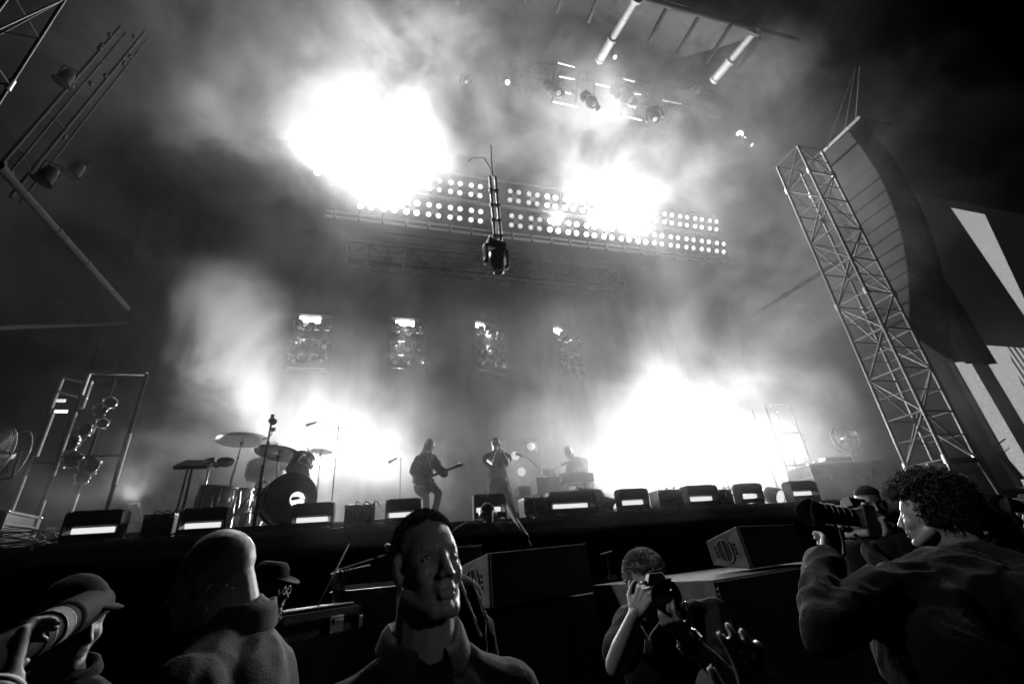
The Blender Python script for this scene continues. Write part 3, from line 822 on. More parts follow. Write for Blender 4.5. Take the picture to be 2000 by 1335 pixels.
cymbal(608, 884, 9.4, .16, (.9, -.2, .6), 'small cymbal tipped on edge above the rack tom', (.05, 0))
cymbal(628, 880, 9.8, .22, (.1, .05, 1), 'faint small cymbal fading in the glare right of the rack tom')
# electronic pads
t = thing('drum_pad_stand', 'cluster of small round electronic pads on a rail at the left of the kit', 'drum pads', V((P(415, 905, 8.6).x, 8.6, rz)))
o0 = V((P(415, 905, 8.6).x, 8.6, rz))
for (x, y, r, tl) in ((441, 901, .13, (.2, -.8, .9)), (408, 899, .09, (-.2, -.7, .9)), (400, 907, .08, (0, -.7, .9)), (424, 906, .07, (.2, -.6, .9))):
    c = P(x, y, 8.6)-o0; MB().lathe(c, tl, [(-.03, 0), (-.03, r*.9), (0, r), (.012, r), (.012, r*.93), (.006, r*.9), (.006, 0)], 26).build('pad', M_gloss, t)
m = MB(); m.cyl(P(395, 912, 8.65)-o0, P(440, 906, 8.65)-o0, .015); m.cyl(P(408, 914, 8.65)-o0, (P(408, 914, 8.65)-o0).xy.to_3d(), .018)
for x, y in ((441, 903), (408, 901), (424, 908)): m.cyl(P(x, y, 8.62)-o0, P(x-4, y+9, 8.65)-o0, .012)
m.build('rail', M_chrome, t)
c = P(376, 911, 8.6); t = thing('sample_pad', 'angular sampling pad on a stand at the far left of the kit', 'sampling pad', (c.x, 8.6, rz)); l = c-V((c.x, 8.6, rz))
MB().prism([(-.24, -.1), (.24, -.1), (.2, .1), (-.13, .12)], l, (1, 0, 0), V((0, .75, .6)).normalized(), V((0, -.6, .75)).normalized(), .07).build('body', M_black, t, bevel=.01)
m = MB(); m.cyl(l, (0, 0, .05), .02); m.cyl(l+V((-.06, .02, 0)), (-.12, .1, 0), .018); tripod(m); m.build('stand', M_dsteel, t)
# tall mic pole with lamp and arm
a, b = P(500, 998, 8.15), P(519, 812, 8.15); t = thing('tall_stand', 'tall pole with clamped lamp and bent side microphone in front of the drummer', 'stand', (a.x, 8.15, rz)); o0 = V((a.x, 8.15, rz))
b = V((a.x+.02, 8.15, b.z))
m = MB(); m.cyl((0, 0, 0), (0, 0, .9), .026); m.cyl((0, 0, .85), b-o0, .015); m.ball((0, 0, .9), .034, 1); m.ball(b-o0-V((0, 0, .45)), .03, 1); tripod(m, r=.55, z=.6)
m.cyl(b-o0, P(536, 811, 8.15)-o0, .01); m.build('pole', M_dsteel, t)
m = MB(); c = P(531, 821, 8.15)-o0; m.ball(c, (.06, .06, .05), 1); m.lathe(c, (.5, -.6, -.5), [(-.05, .03), (.0, .055), (.06, .06)], 12); m.box(c+V((0, 0, .07)), (.05, .05, .07)); m.build('lamp_head', M_black, t)
m = MB(); m.tube([P(513, 857, 8.15)-o0, P(523, 855, 8.15)-o0, P(530, 849, 8.15)-o0, P(532, 842, 8.15)-o0], .008); c = P(534, 838, 8.15)-o0; m.box(c, (.07, .05, .05)); m.cyl(c, P(531, 843, 8.15)-o0, .014); m.build('microphone_arm', M_dsteel, t)
# boom mics
def boom(px, py0, pts, lab, Y, mic=True, r=.009, base=DZ):
    a = P(px, py0, Y); o0 = V((a.x, Y, base)); t = thing('microphone_stand', lab, 'microphone stand', o0)
    q = [P(x, y, Y)-o0 for x, y in pts]
    m = MB(); m.cyl((0, 0, 0), V((0, 0, a.z-base)), r*1.3); m.cyl((0, 0, 0), (0, 0, .02), .13, n=16); m.tube(q, r, 6); m.ball(V((0, 0, a.z-base)), r*2.2, 1); m.build('stand', M_dsteel, t)
    if mic:
        d = (q[0]-q[1]).normalized(); m = MB(); m.cap(q[0]-d*.02, .022, q[0]+d*.11, .034); m.build('microphone', M_black, t)
        MB().ring(q[0]-d*.04, d, .04, .008, 14, 5).build('shock_mount', M_dsteel, t)
    return t
boom(661, 835, [(612, 826), (622, 823), (655, 832), (677, 838)], 'boom microphone reaching left over the bass drum glare', 9.0)
boom(1053, 920, [(1018, 889), (1030, 893), (1064, 925)], 'long slanting boom microphone right of the singer', 9.8)
boom(1072, 920, [(1100, 906), (1090, 911), (1056, 930)], 'second thinner boom microphone aimed at the keyboard player', 10.2, r=.007)
boom(783, 895, [(770, 897), (776, 894), (783, 896)], 'thin ghostly microphone stand lost in the glare left of the guitarist', 9.8, r=.007)
boom(1408, 895, [(1425, 878), (1418, 884), (1395, 905)], 'faint thin stand almost lost in the bright right glare', 10.5, r=.012)

# ghost amplifier behind the guitarist
t = thing('guitar_amplifier', 'ghostly square amplifier lost in the glare left of the guitarist', 'amplifier', V((P(757, 930, 11).x, 11, DZ)))
MB().box((0, 0, .35), (.75, .4, .7), ch=.02).build('cabinet', M_case, t); MB().box((0, -.205, .33), (.66, .02, .55)).build('grille', M_cab, t); MB().box((0, 0, .76), (.7, .3, .1), ch=.01).build('amplifier_head', M_black, t)

# keyboards
def keyboard(px0, px1, py, Y, lab, h=.10, d=.4):
    a, b = P(px0, py, Y), P(px1, py, Y); w = b.x-a.x; t = thing('keyboard', lab, 'keyboard', ((a.x+b.x)/2, Y, DZ)); z = a.z-DZ
    MB().box((0, 0, z-h/2), (w, d, h), ch=.015).build('body', M_black, t)
    m = MB()
    for i in range(int(w/.024)): m.box((-w/2+.03+i*.0235, .08, z+.004), (.021, .14, .012))
    m.build('key', M_white, t)
    m = MB(); m.box((-w*.3, -.0, (z-h)/2), (.07, .3, z-h)); m.box((w*.3, 0, (z-h)/2), (.07, .3, z-h)); m.box((0, 0, z-h-.03), (w*.8, .08, .04)); m.build('stand', M_dsteel, t)
    return t
keyboard(1040, 1086, 936, 9.5, 'dark keyboard rig on a two-legged stand right of the singer', .32, .45)
keyboard(1088, 1150, 928, 10.0, 'second keyboard rig lying in front of the keyboard player', .2, .5)
keyboard(1008, 1045, 952, 10.2, 'hazy low keyboard just behind the singer', .2, .4)
t = thing('laptop', 'open laptop screen tilted on the keyboard rig', 'laptop', P(1076, 931, 9.55)); MB().box((0, 0, .0), (.3, .2, .02)).build('base', M_alu, t); MB().box((0, .1, .1), (.3, .02, .2), rot=Matrix.Rotation(R_(-20), 3, 'X')).build('screen', M_alu, t)

# hanging bar with a lamp behind the singer
c = P(1015, 865, 13.5)
t = thing('hanging_bar_rack', 'pale flat rack of level bars with one glowing lamp behind the singer', 'rack', c)
a, b = P(980, 856, 13.5)-c, P(1049, 856, 13.5)-c
m = MB(); m.cyl(a, b, .035); m.cyl(a+V((0, 0, -.25)), b+V((0, 0, -.25)), .03)
for f in (0, .33, .66, 1): m.cyl(a.lerp(b, f), a.lerp(b, f)+V((0, 0, -.5)), .025)
m.cyl(a, V((a.x, 0, DZ-c.z)), .03); m.cyl(b, V((b.x, 0, DZ-c.z)), .03)
m.build('frame', M_dsteel, t)
MB().lathe(P(1037, 872, 13.4)-c, (-.2, -1, -.1), [(-.08, .06), (0, .12), (.05, .13), (.05, 0)], 18).build('lamp', M_lamp_soft, t)
m = MB(); m.box(P(1047, 872, 13.4)-c, (.04, .1, .32)); m.build('barn_door', M_alu, t)
for (x, y, lab) in ((1006, 890, 'round floodlight glowing white right of the singer'), (1018, 921, 'lower round floodlight glowing beside the hazy keyboard')):
    c = P(x, y, 12.5); t = thing('floodlight', lab, 'floodlight', (c.x, c.y, DZ)); l = V((0, 0, c.z-DZ))
    MB().lathe(l, (0, -1, 0), [(-.15, .05), (-.1, .12), (.03, .14)], 20).build('housing', M_black, t); MB().lathe(l, (0, -1, 0), [(.03, 0), (.02, .125)], 20).build('lens', M_lamp_soft, t); MB().cyl((0, .05, 0), l+V((0, .05, 0)), .025).build('stand', M_dsteel, t)

# ================================================================== LEFT STAGE: pipe towers with ring lamps
def pipe(m, x0, y0, x1, y1, Y, r, o): 
    a, b = P(x0, y0, Y), P(x1, y1, Y); m.cyl(a-o, V((a.x, Y, b.z))-o if abs(b.x-a.x) < .4 else b-o, r, n=10)
c = P(70, 1017, 8.6)
t1 = thing('pipe_tower', 'upright frame of pale pipes holding ring lamps, left of the drum kit', 'pipe tower', V((c.x, 8.6, DZ))); o0 = V((c.x, 8.6, DZ))
h1 = P(166, 727, 8.6).z-DZ; w1 = P(235, 870, 8.6).x-P(112, 870, 8.6).x
m = MB(); dark = MB()
for x, z0, z1 in ((0, .0, .75), (0, 1.1, 2.1), (w1, 0, .55), (w1, .95, 1.75)): m.cyl((x, 0, z0), (x, 0, z1), .036); 
for x, y in ((0, 0), (w1, 0)): dark.cyl((x, y, 0), (x, y, h1), .028)
m.build('sleeve', M_pole, t1)
for z in (h1, h1*.5, .15): dark.cyl((0, 0, z), (w1, 0, z), .014)
dark.build('pipe_frame', M_faint, t1)
m = MB(); m.cyl((0, 0, h1), (w1, 0, h1), .03); m.cyl((0, .0, h1), (0, 0, h1-.4), .03); m.build('top_bar', M_alu, t1)
c = P(20, 1000, 9.0)
t2 = thing('pipe_tower', 'dark frame of pipes with two small lit panels at the far left', 'pipe tower', V((c.x, 9.0, DZ))); o2 = V((c.x, 9.0, DZ))
m = MB(); dark = MB(); w2 = .75; h2 = 2.85
for x, z0, z1 in ((0, .1, 1.2), (.05, 1.5, 2.2), (w2, .2, .9), (0, 2.3, h2), (.42, 2.3, h2-.05)): m.cyl((x, 0, z0), (x, 0, z1), .034)
m.build('sleeve', M_pole, t2)
for x, y in ((0, 0), (w2, 0)): dark.cyl((x, y, 0), (x, y, h2), .026)
for z in (h2, 1.4, .2): dark.cyl((0, 0, z), (w2, 0, z), .014)
dark.build('pipe_frame', M_faint, t2)
m = MB(); m.cyl((0, 0, h2), (w2*.6, 0, h2-.1), .022); m.cyl((.0, 0, h2-.25), (w2*.6, 0, h2-.38), .02); m.build('top_bar', M_alu, t2)
for x, y, w_ in ((119, 782, .12), (119, 803, .17)):
    MB().box(P(x, y, 8.95)-o2, (w_, .02, .045)).build('lit_panel', M_lamp_mid if y > 790 else M_lamp_dim, t2)
ringm = None
for i, (x, y, r) in enumerate(((168, 838, .11), (139, 864, .12), (143, 897, .125), (175, 908, .13), (196, 800, .09), (214, 786, .09), (160, 932, .09), (198, 826, .08))):
    c = P(x, y, 8.75)
    t = thing('ring_lamp', 'small ring-rimmed dark lamp in the left pipe tower, '+['third from the top', 'at mid height on the left', 'fifth from the top, largest but one', 'largest, low on the right', 'second from the top', 'topmost and faintest', 'lowest of all', 'under the upper pair'][i], 'ring lamp', c, (R_(8), 0, R_(-20+i*9)), 'ring lamps in the left pipe tower')
    if i < 20:
        MB().ring((0, -.02, 0), (0, 1, 0), r, .008, 30, 6).build('rim', M_chrome, t)
        MB().lathe((0, 0, 0), (0, -1, 0), [(-.12, .03), (-.08, r*.8), (.01, r*.95)], 24).build('housing', M_black, t)
        MB().lathe((0, 0, 0), (0, -1, 0), [(.0, 0), (.0, r*.93)], 24).build('lens', M_lens, t)
        m = MB()
        for sx in (-1, 1):
            m.box((sx*r*1.06, -.02, r*.35), (.025, .03, .045), ch=.006); m.box((sx*r*.75, -.02, -r*.95), (.035, .03, .025), ch=.006)
        m.build('bracket', M_alu, t)
        MB().tube([(-r*1.1, 0, 0), (-r*1.1, .1, r*.6), (r*1.1, .1, r*.6), (r*1.1, 0, 0)], .01).build('yoke', M_dsteel, t)
# fans
def fan(px, py, Y, r, yaw, lab, base=True):
    c = P(px, py, Y); t = thing('stage_fan', lab, 'fan', V((c.x, Y, DZ)), (0, 0, yaw)); l = V((0, 0, c.z-DZ))
    m = MB()
    for k in range(12):
        rr_ = r*(.22+.78*k/11); m.ring(l+V((0, -.10+.03*(k/11)**2, 0)), (0, 1, 0), rr_, .004 if k < 11 else .011, 36, 5)
    for k in range(34):
        q = 2*math.pi*k/34; m.tube([l+V((math.cos(q+f*1.1)*r*(.2+.8*f), -.10+.03*f*f, math.sin(q+f*1.1)*r*(.2+.8*f))) for f in (0, .25, .5, .75, 1)], .0035, 4)
    m.ring(l+V((0, .1, 0)), (0, 1, 0), r, .011, 36, 5)
    m.build('cage', M_alu, t)
    MB().lathe(l, (0, -1, 0), [(-.1, .0), (-.1, r*.16), (.1, r*.18), (.12, 0)], 20).build('hub', M_white, t)
    m = MB()
    for k in range(5):
        q = 2*math.pi*k/5; A = V((math.cos(q), 0, math.sin(q))); B = V((-math.sin(q), 0, math.cos(q)))
        m.add([l+A*r*.1-B*.02, l+A*r*.1+B*.03+V((0, .03, 0)), l+A*r*.88+B*r*.2+V((0, .05, 0)), l+A*r*.9-B*r*.18+V((0, -.03, 0))], [(0, 1, 2, 3)])
    m.build('blade', M_dsteel, t)
    m = MB(); m.tube([l+V((-r*1.03, 0, 0)), l+V((-r*1.03, .02, -r*1.05)), l+V((r*1.03, .02, -r*1.05)), l+V((r*1.03, 0, 0))], .014); m.cyl((0, .02, l.z-r*1.05), (0, .02, .03), .022); m.box((0, .02, .015), (.4, .4, .03)); m.build('stand', M_dsteel, t)
fan(8, 886, 7.9, .34, R_(-35), 'wire cage fan cut by the left picture edge')
fan(1651, 854, 9.6, .36, R_(-8), 'round wire cage fan with white hub above the right-hand case')
# cases at far left, coiled wire
def flight_case(name, c, size, lab, rot=0, openlid=False, mt=None):
    t = thing(name, lab, 'case', c, (0, 0, rot)); w, d, h = size
    MB().box((0, 0, h/2), (w, d, h), ch=.01).build('body', mt or M_case, t)
    m = MB()
    for sx in (-1, 1):
        for sy in (-1, 1): m.box((sx*w/2, sy*d/2, h/2), (.035, .035, h*1.005), ch=.006)
        for z in (0.0, h*.72, h): m.box((sx*w/2, 0, z), (.035, d, .035), ch=.006)
    for sy in (-1, 1):
        for z in (0.0, h*.72, h): m.box((0, sy*d/2, z), (w, .035, .035), ch=.006)
    m.build('edging', M_pole, t)
    m = MB()
    for sx in (-1, 1):
        for sy in (-1, 1):
            for z in (0, h): m.ball((sx*w/2, sy*d/2, z), .035, 1)
    m.build('corner', M_chrome, t)
    m = MB()
    for sx in (-.28, .28): m.box((sx*w, -d/2-.012, h*.68), (.11, .02, .11), ch=.004); m.box((sx*w, -d/2-.026, h*.68), (.05, .02, .04))
    m.build('latch', M_alu, t)
    return t
c = P(20, 1002, 8.1); flight_case('flight_case', (c.x-.45, 8.3, DZ), (1.0, .7, c.z-DZ), 'flight case with a bright metal rim at the far left stage edge')
t = thing('cable_coil', 'coil of loose wires lying at the far left stage corner', 'cable coil', V((P(35, 1040, 7.5).x, 7.5, DZ)))
m = MB(); rr = random.Random(2)
for k in range(14): m.ring((rr.uniform(-.1, .1), rr.uniform(-.05, .1), .03+.012*k), (rr.uniform(-.3, .3), rr.uniform(-.3, .3), 1), rr.uniform(.18, .3), .007, 22, 4)
m.build('wire', M_pole, t)
c = P(45, 1015, 8.9); flight_case('flight_case', (c.x+.1, 9.3, DZ), (.8, .6, .55), 'small dark case between the far left pipe frames')
# right-hand cases with console
c = P(1650, 905, 10.0); flight_case('console_case', (P(1655, 950, 9.2).x, 9.4, DZ), (2.1, .8, P(1600, 905, 9.0).z-DZ), 'broad hazy flight case with gear on top under the right fan', R_(-6))
t = thing('effects_rack', 'strip of small lit gear lying on the broad hazy case', 'rack unit', P(1632, 897, 9.05)); m = MB(); m.box((0, 0, 0), (.9, .2, .09), ch=.01); m.build('body', M_alu, t)
m = MB(); [m.box((-.38+.09*i, -.11, .02), (.05, .02, .05)) for i in range(9)]; m.build('button', M_white, t)
for x, y, w_, h_, lab in ((1712, 915, .36, .3, 'pale square sheet hanging on the side of the hazy case'), (1682, 938, .3, .22, 'second pale sheet low on the hazy case beside the capped man')):
    t = thing('paper_sheet', lab, 'paper sheet', P(x, y, 8.8), (0, R_(8), 0)); MB().box((0, 0, 0), (w_, .006, h_)).build('sheet', M_paper, t)
t = thing('gear_tower', 'hazy thin tower of small lamps and clamps right of the bright glare', 'pipe tower', V((P(1545, 940, 10).x, 10, DZ)))
o0 = V((P(1545, 940, 10).x, 10, DZ)); m = MB(); hh = P(1545, 790, 10).z-DZ
for x in (0, .9): m.cyl((x, 0, 0), (x, 0, hh), .03); m.cyl((x, .5, 0), (x, .5, hh), .03)
for z in (.3, 1.2, 2.1, 3.0): m.cyl((0, 0, min(z, hh)), (.9, 0, min(z, hh)), .025)
m.build('pipe_frame', M_dsteel, t)
m = MB(); rr = random.Random(8)
for k in range(16): m.ball((rr.uniform(-.1, 1), -.05, rr.uniform(.8, hh)), rr.uniform(.02, .05), 1)
m.build('clamp', M_chrome, t)

# ================================================================== PIT GEAR
def cabinet_sub(name, a, yaw, w, d, h, lab, side_mat=M_cab):
    """a: front left bottom corner; front looks at the crowd"""
    t = thing(name, lab, 'subwoofer', a, (0, 0, yaw))
    MB().box((w/2, d/2, h/2), (w, d, h), ch=.012).build('cabinet', side_mat, t)
    MB().box((w/2, -.004, h/2), (w-.05, .02, h-.05)).build('grille', M_grille, t)
    m = MB(); n = int(w/.035)
    for i in range(n): m.box(((i+.5)*w/n, -.008, h-.014), (.014, .022, .008)); 
    for i in range(int(h/.035)): m.box((.014, -.008, (i+.5)*.035), (.008, .022, .014))
    m.build('perforated_edge', M_cab, t)
    m = MB()
    for z in (h*.25, h*.75): m.box((-.004, d*.5, z), (.012, .22, .09), ch=.01)
    m.build('handle', M_gloss, t)
    m = MB()
    for i in range(6): m.ball((.01, -.012+.0*i, h-.06-i*.035), .008, 1)
    m.build('rivet', M_chrome, t)
    return t
A0 = PZ(943, 1192, 1.40); A1 = PZ(1225, 1147, 1.40); yA = math.atan2(A1.y-A0.y, A1.x-A0.x); wA = (A1-A0).length
cabinet_sub('subwoofer', (A0.x, A0.y, 0), yA, wA*.5-.004, .95, 1.40, 'black subwoofer under the long speaker, its top edge a dotted line')
q = A0.lerp(A1, .5); cabinet_sub('subwoofer', (q.x, q.y, 0), yA, wA*.5, .95, 1.40, 'black subwoofer right behind the crouching photographer, pale top showing')
B0 = PZ(1393, 1132, 1.47); B1 = PZ(1600, 1099, 1.47); yB = math.atan2(B1.y-B0.y, B1.x-B0.x)
cabinet_sub('subwoofer', (B0.x, B0.y, 0), yB, (B1-B0).length+.6, 1.15, 1.47, 'widest black subwoofer carrying the grey-sided speaker on the right')

def front_speaker(name, pts, thick, lab, port=True):
    """pts: front face corners in world (top left, top right, bottom right, bottom left) and side face back corners (top, bottom)"""
    ftl, ftr, fbr, fbl, bt, bb = [V(p) for p in pts]
    t = thing(name, lab, 'speaker', fbl); o = fbl
    ax = (fbr-fbl)
    btr = bt+(ftr-ftl); bbr = bb+(fbr-fbl)
    vs = [p-o for p in (ftl, ftr, fbr, fbl, bt, btr, bbr, bb)]
    m = MB(); m.add(vs, [(0, 3, 2, 1), (4, 5, 6, 7), (0, 1, 5, 4), (3, 7, 6, 2), (0, 4, 7, 3), (1, 2, 6, 5)])
    ob = m.build('cabinet', M_cab, t, bevel=.012)
    nrm = (fbr-fbl).cross(ftl-fbl).normalized(); nrm = nrm if nrm.y < 0 else -nrm
    c = (ftl+ftr+fbr+fbl)/4-o
    g_ = [c+(v-c)*.965+nrm*.012 for v in vs[:4]]; g2 = [v-nrm*.02 for v in g_]
    MB().add(g_+g2, [(0, 3, 2, 1), (0, 1, 5, 4), (1, 2, 6, 5), (2, 3, 7, 6), (3, 0, 4, 7)]).build('grille', M_grille, t)
    m = MB()
    for (p, q) in ((0, 1), (3, 2)):
        n = 60
        for i in range(n):
            c2 = vs[p].lerp(vs[q], (i+.5)/n)*.0+g_[p].lerp(g_[q], (i+.5)/n); m.box(c2+nrm*.004, (.007, .01, .007))
    m.build('perforated_edge', M_cab, t)
    # side with an oval handle pocket
    sc_ = (vs[0]+vs[3]+vs[4]+vs[7])/4; sx = ((vs[4]-vs[0])+(vs[7]-vs[3])).normalized(); sy = ((vs[0]-vs[3])+(vs[4]-vs[7])); sy = (sy-sx*sy.dot(sx)).normalized(); sn = sx.cross(sy); 
    if sn.x > 0: sn = -sn
    L_ = (vs[4]-vs[0]).length*.22; H_ = (vs[0]-vs[3]).length*.30
    n = 32; out = [(math.copysign(abs(math.cos(2*math.pi*i/n))**.8, math.cos(2*math.pi*i/n))*L_, math.copysign(abs(math.sin(2*math.pi*i/n))**.8, math.sin(2*math.pi*i/n))*H_) for i in range(n)]
    inn = [(a_*.84, b2*.84) for a_, b2 in out]
    MB().prism(out, sc_+sn*.003, sx, sy, sn, .012, hole=inn).build('handle_rim', M_cab, t)
    MB().prism([(a_*.84, b2*.84) for a_, b2 in out], sc_+sn*.002, sx, sy, sn, .003).build('handle_pocket', M_grille, t)
    m = MB(); R3 = Matrix((sx, sy, sn)).transposed(); m.box(sc_+sn*.012, (L_*.14, H_*1.75, .016), rot=R3, ch=.004); m.build('handle_bar', M_cab, t)
    m = MB()
    for s_ in (-1, 1):
        for k in (-1, 0, 1): m.ball(sc_+sx*(s_*L_*1.3)+sy*(k*H_*.35)+sn*.003, .013, 1)
    m.build('bolt', M_black, t)
    return t
# long front speaker A
fbl, fbr = PZ(957, 1188, 1.42), PZ(1160, 1156, 1.42)
ftl = P(952, 1079, fbl.y+.02); ftr = P(1144, 1060, fbr.y+.02)
dv = V((-(fbr-fbl).y, (fbr-fbl).x, 0)).normalized()
front_speaker('wedge_speaker', [ftl, ftr, fbr, fbl, ftl+dv*.34+V((0, 0, -.07)), fbl+dv*.36], .3, 'long black wedge speaker lying on the subwoofers behind the front man')
fbl, fbr = PZ(1467, 1111, 1.49), PZ(1600, 1095, 1.49)
fbr = fbl+V((math.cos(yB), math.sin(yB), 0))*1.15
s_ = 1.0
def onray(px, py, ref):   # point seen there at the same distance as ref
    return P(px, py, ref.y)
ftl = onray(1437, 1027, fbl+V((0, .02, 0))); ftr = ftl+(fbr-fbl)
front_speaker('tilted_speaker', [ftl, ftr, fbr, fbl, P(1378, 1057, fbl.y+.34), P(1394, 1104, fbl.y+.38)], .3, 'speaker with a pale grey side and big oval handle, tilted on the widest subwoofer')

# big road case left
z0 = 1.30
a, b_ = P(538, 1224, 3.3), P(704, 1192, 3.9)
t = thing('road_case', 'rounded plastic road case with a steel latch lying beside the front man', 'road case', (a.x, a.y, a.z-.6), (0, 0, math.atan2(b_.y-a.y, b_.x-a.x)))
w_ = (b_.xy-a.xy).length
MB().box((w_/2, .3, .28), (w_, .62, .56), ch=.05).build('body', M_case, t, bevel=0)
MB().box((w_/2, .3, .60), (w_+.02, .64, .11), ch=.05).build('lid', M_gloss, t)
m = MB()
for y in (.02, .08, .14): m.tube([(0.06, y, .662), (w_*.5, y, .664), (w_-.06, y, .662)], .012, 6)
m.build('ridge', M_case, t)
m = MB(); m.box((w_*.62, -.03, .56), (.13, .03, .10), ch=.008); m.box((w_*.62, -.05, .575), (.09, .02, .03), ch=.006); m.box((w_*.95, -.02, .55), (.05, .04, .08), ch=.01); m.build('latch', M_chrome, t)
m = MB(); m.cyl((w_*.5, .05, .67), (w_*.85, .05, 1.05), .006); m.build('strap', M_steel, t)
# monitor mixer desk
c = P(735, 1105, 4.2)
t = thing('mixing_desk', 'dark sloped mixing desk with a lit rim behind the front man', 'mixing desk', (c.x, c.y, 0), (0, 0, R_(8)))
zt = P(735, 1078, 4.2).z; zb_ = P(735, 1137, 4.2).z
MB().prism([(-.3, zb_), (.9, zb_), (.9, zt), (.15, zt), (-.27, zb_+.12)], (0, 0, 0), (1, 0, 0), (0, 0, 1), (0, 1, 0), .5).build('console', M_black, t, bevel=.01)
m = MB(); m.box((.5, -.005, zt), (.8, .02, .015)); m.build('rim', M_alu, t)
MB().box((.3, .25, (zb_-.04)/2), (1.2, .6, zb_-.04), ch=.01).build('case', M_case, t)
m = MB(); m.box((.3, -.06, zb_-.015), (1.2, .06, .035), ch=.006); m.box((-.3, -.04, zb_/2), (.03, .05, zb_)); m.build('edging', M_alu, t)
m = MB(); rr = random.Random(4)
m.cyl((-.34, -.05, zb_+.08), (-.05, -.05, zb_+.12), .012)
for k in range(5): m.tube([(-.3+.03*k, -.05, zb_+.12), (-.33+.02*k, -.09, zb_+.0), (-.28+.02*k, -.08, zb_-.1), (-.3, -.06, zb_+.05)], .007, 5)
m.build('cable', M_steel, t)
MB().box((-.02, -.01, zb_+.2), (.06, .012, .05)).build('button', M_cab, t)
t = thing('microphone', 'vocal microphone lying on top of the mixing desk', 'microphone', P(757, 1068, 4.25))
MB().ball((0, 0, 0), (.032, .03, .03)).build('grille', M_steel, t); MB().cyl((.02, 0, 0), (.2, 0, -.012), .022, .014).build('handle', M_black, t)
t = thing('music_stand', 'small folding stand in the shadow right of the long speaker', 'stand', (P(1187, 1100, 5.6).x, 5.6, 0))
zz = P(1187, 1082, 5.6).z
m = MB(); m.cyl((0, 0, 0), (0, 0, zz), .012); m.cyl((-.08, 0, zz), (.08, 0, zz+.03), .01); m.cyl((0, 0, zz-.35), (-.2, -.1, zz-.7), .008); m.cyl((0, 0, zz-.35), (.2, .1, zz-.6), .008); m.box((.03, 0, zz-.25), (.1, .04, .05)); m.build('frame', M_steel, t)
# tech's leaning mic stand on the stage edge
a, b_ = P(988, 988, 6.6), P(1028, 1055, 6.0)
t = thing('leaning_stand', 'folded microphone stand leaning from the stage edge over the technician', 'stand', b_)
m = MB(); m.cyl((0, 0, 0), a-b_, .014); m.cyl(a-b_, P(980, 985, 6.6)-b_, .012); m.cyl(V((.03, 0, .05)), (a-b_)*.6+V((.05, 0, 0)), .009); m.build('pole', M_steel, t)
# ================================================================== PEOPLE
def rot_face(f, roll=0.0, sc=(1, 1, 1)):
    R3 = frame(f); return R3 @ Matrix.Rotation(roll, 3, 'Y') @ Matrix.Diagonal(sc)

def head_shapes(m, c, R3, s=1.0, detail=True, big=1.0):
    c = V(c)
    def e(p, r, rot=None): m.ball(c+R3 @ (V(p)*s), tuple(k*s*big for k in r), 3, rot=(R3 @ rot) if rot is not None else R3)
    def k(a, ra, b, rb): m.cap(c+R3 @ (V(a)*s), ra*s, c+R3 @ (V(b)*s), rb*s, 10)
    e((0, -.022, .035), (.075, .094, .086)); e((0, .022, .005), (.066, .066, .088)); e((0, .03, -.055), (.056, .055, .055))
    e((0, .068, -.098), (.024, .022, .019))
    for sx in (-1, 1):
        k((sx*.050, .0, -.058), .025, (sx*.020, .060, -.098), .020)
        e((sx*.037, .053, -.030), (.024, .026, .028))
        e((sx*.079, -.012, -.004), (.009, .021, .032), Matrix.Rotation(-.3*sx, 3, 'Z')); e((sx*.076, -.003, -.024), (.010, .013, .014))
        if detail:
            k((sx*.012, .079, .022), .008, (sx*.040, .068, .021), .007)      # brow ridge
            k((sx*.019, .084, -.003), .0065, (sx*.041, .076, -.004), .0065)    # lids
            e((sx*.013, .096, -.040), (.009, .010, .008))
    k((0, .078, .018), .009, (0, .101, -.030), .0115)
    e((0, .108, -.036), (.0105, .010, .009))
    e((0, .074, -.060), (.030, .020, .020))
    k((-.018, .088, -.065), .0055, (.018, .088, -.065), .0055); k((-.014, .088, -.077), .0062, (.014, .088, -.077), .0062)

def eyes(par, c, R3, s=1.0):
    m = MB()
    for sx in (-1, 1): m.ball(V(c)+R3 @ (V((sx*.031, .0645, -.001))*s), .0118*s, 2)
    return m.build('eye', mat('eye', .10, .08), par)

def carve_face(o, c, R3, s):
    """eye sockets, the line of the mouth and the hollow under the lip pressed into the continuous head"""
    inv = R3.inverted(); c = V(c); f = R3 @ V((0, 1, 0))
    for v in o.data.vertices:
        d = v.co-c
        if d.length > .16*s: continue
        q = (inv @ d)/s
        if q.y < .03: continue
        k = 0
        for sx in (-1, 1):
            k += .0135*math.exp(-((q.x-sx*.031)/.0165)**2-((q.z+.001)/.0095)**2)
            k += .004*math.exp(-((q.x-sx*.026)/.006)**2-((q.z+.052)/.016)**2)
        k += .0055*math.exp(-(q.x/.026)**2-((q.z+.071)/.0030)**2)+.004*math.exp(-(q.x/.02)**2-((q.z+.087)/.006)**2)
        v.co -= f*(k*s)
    o.data.update()

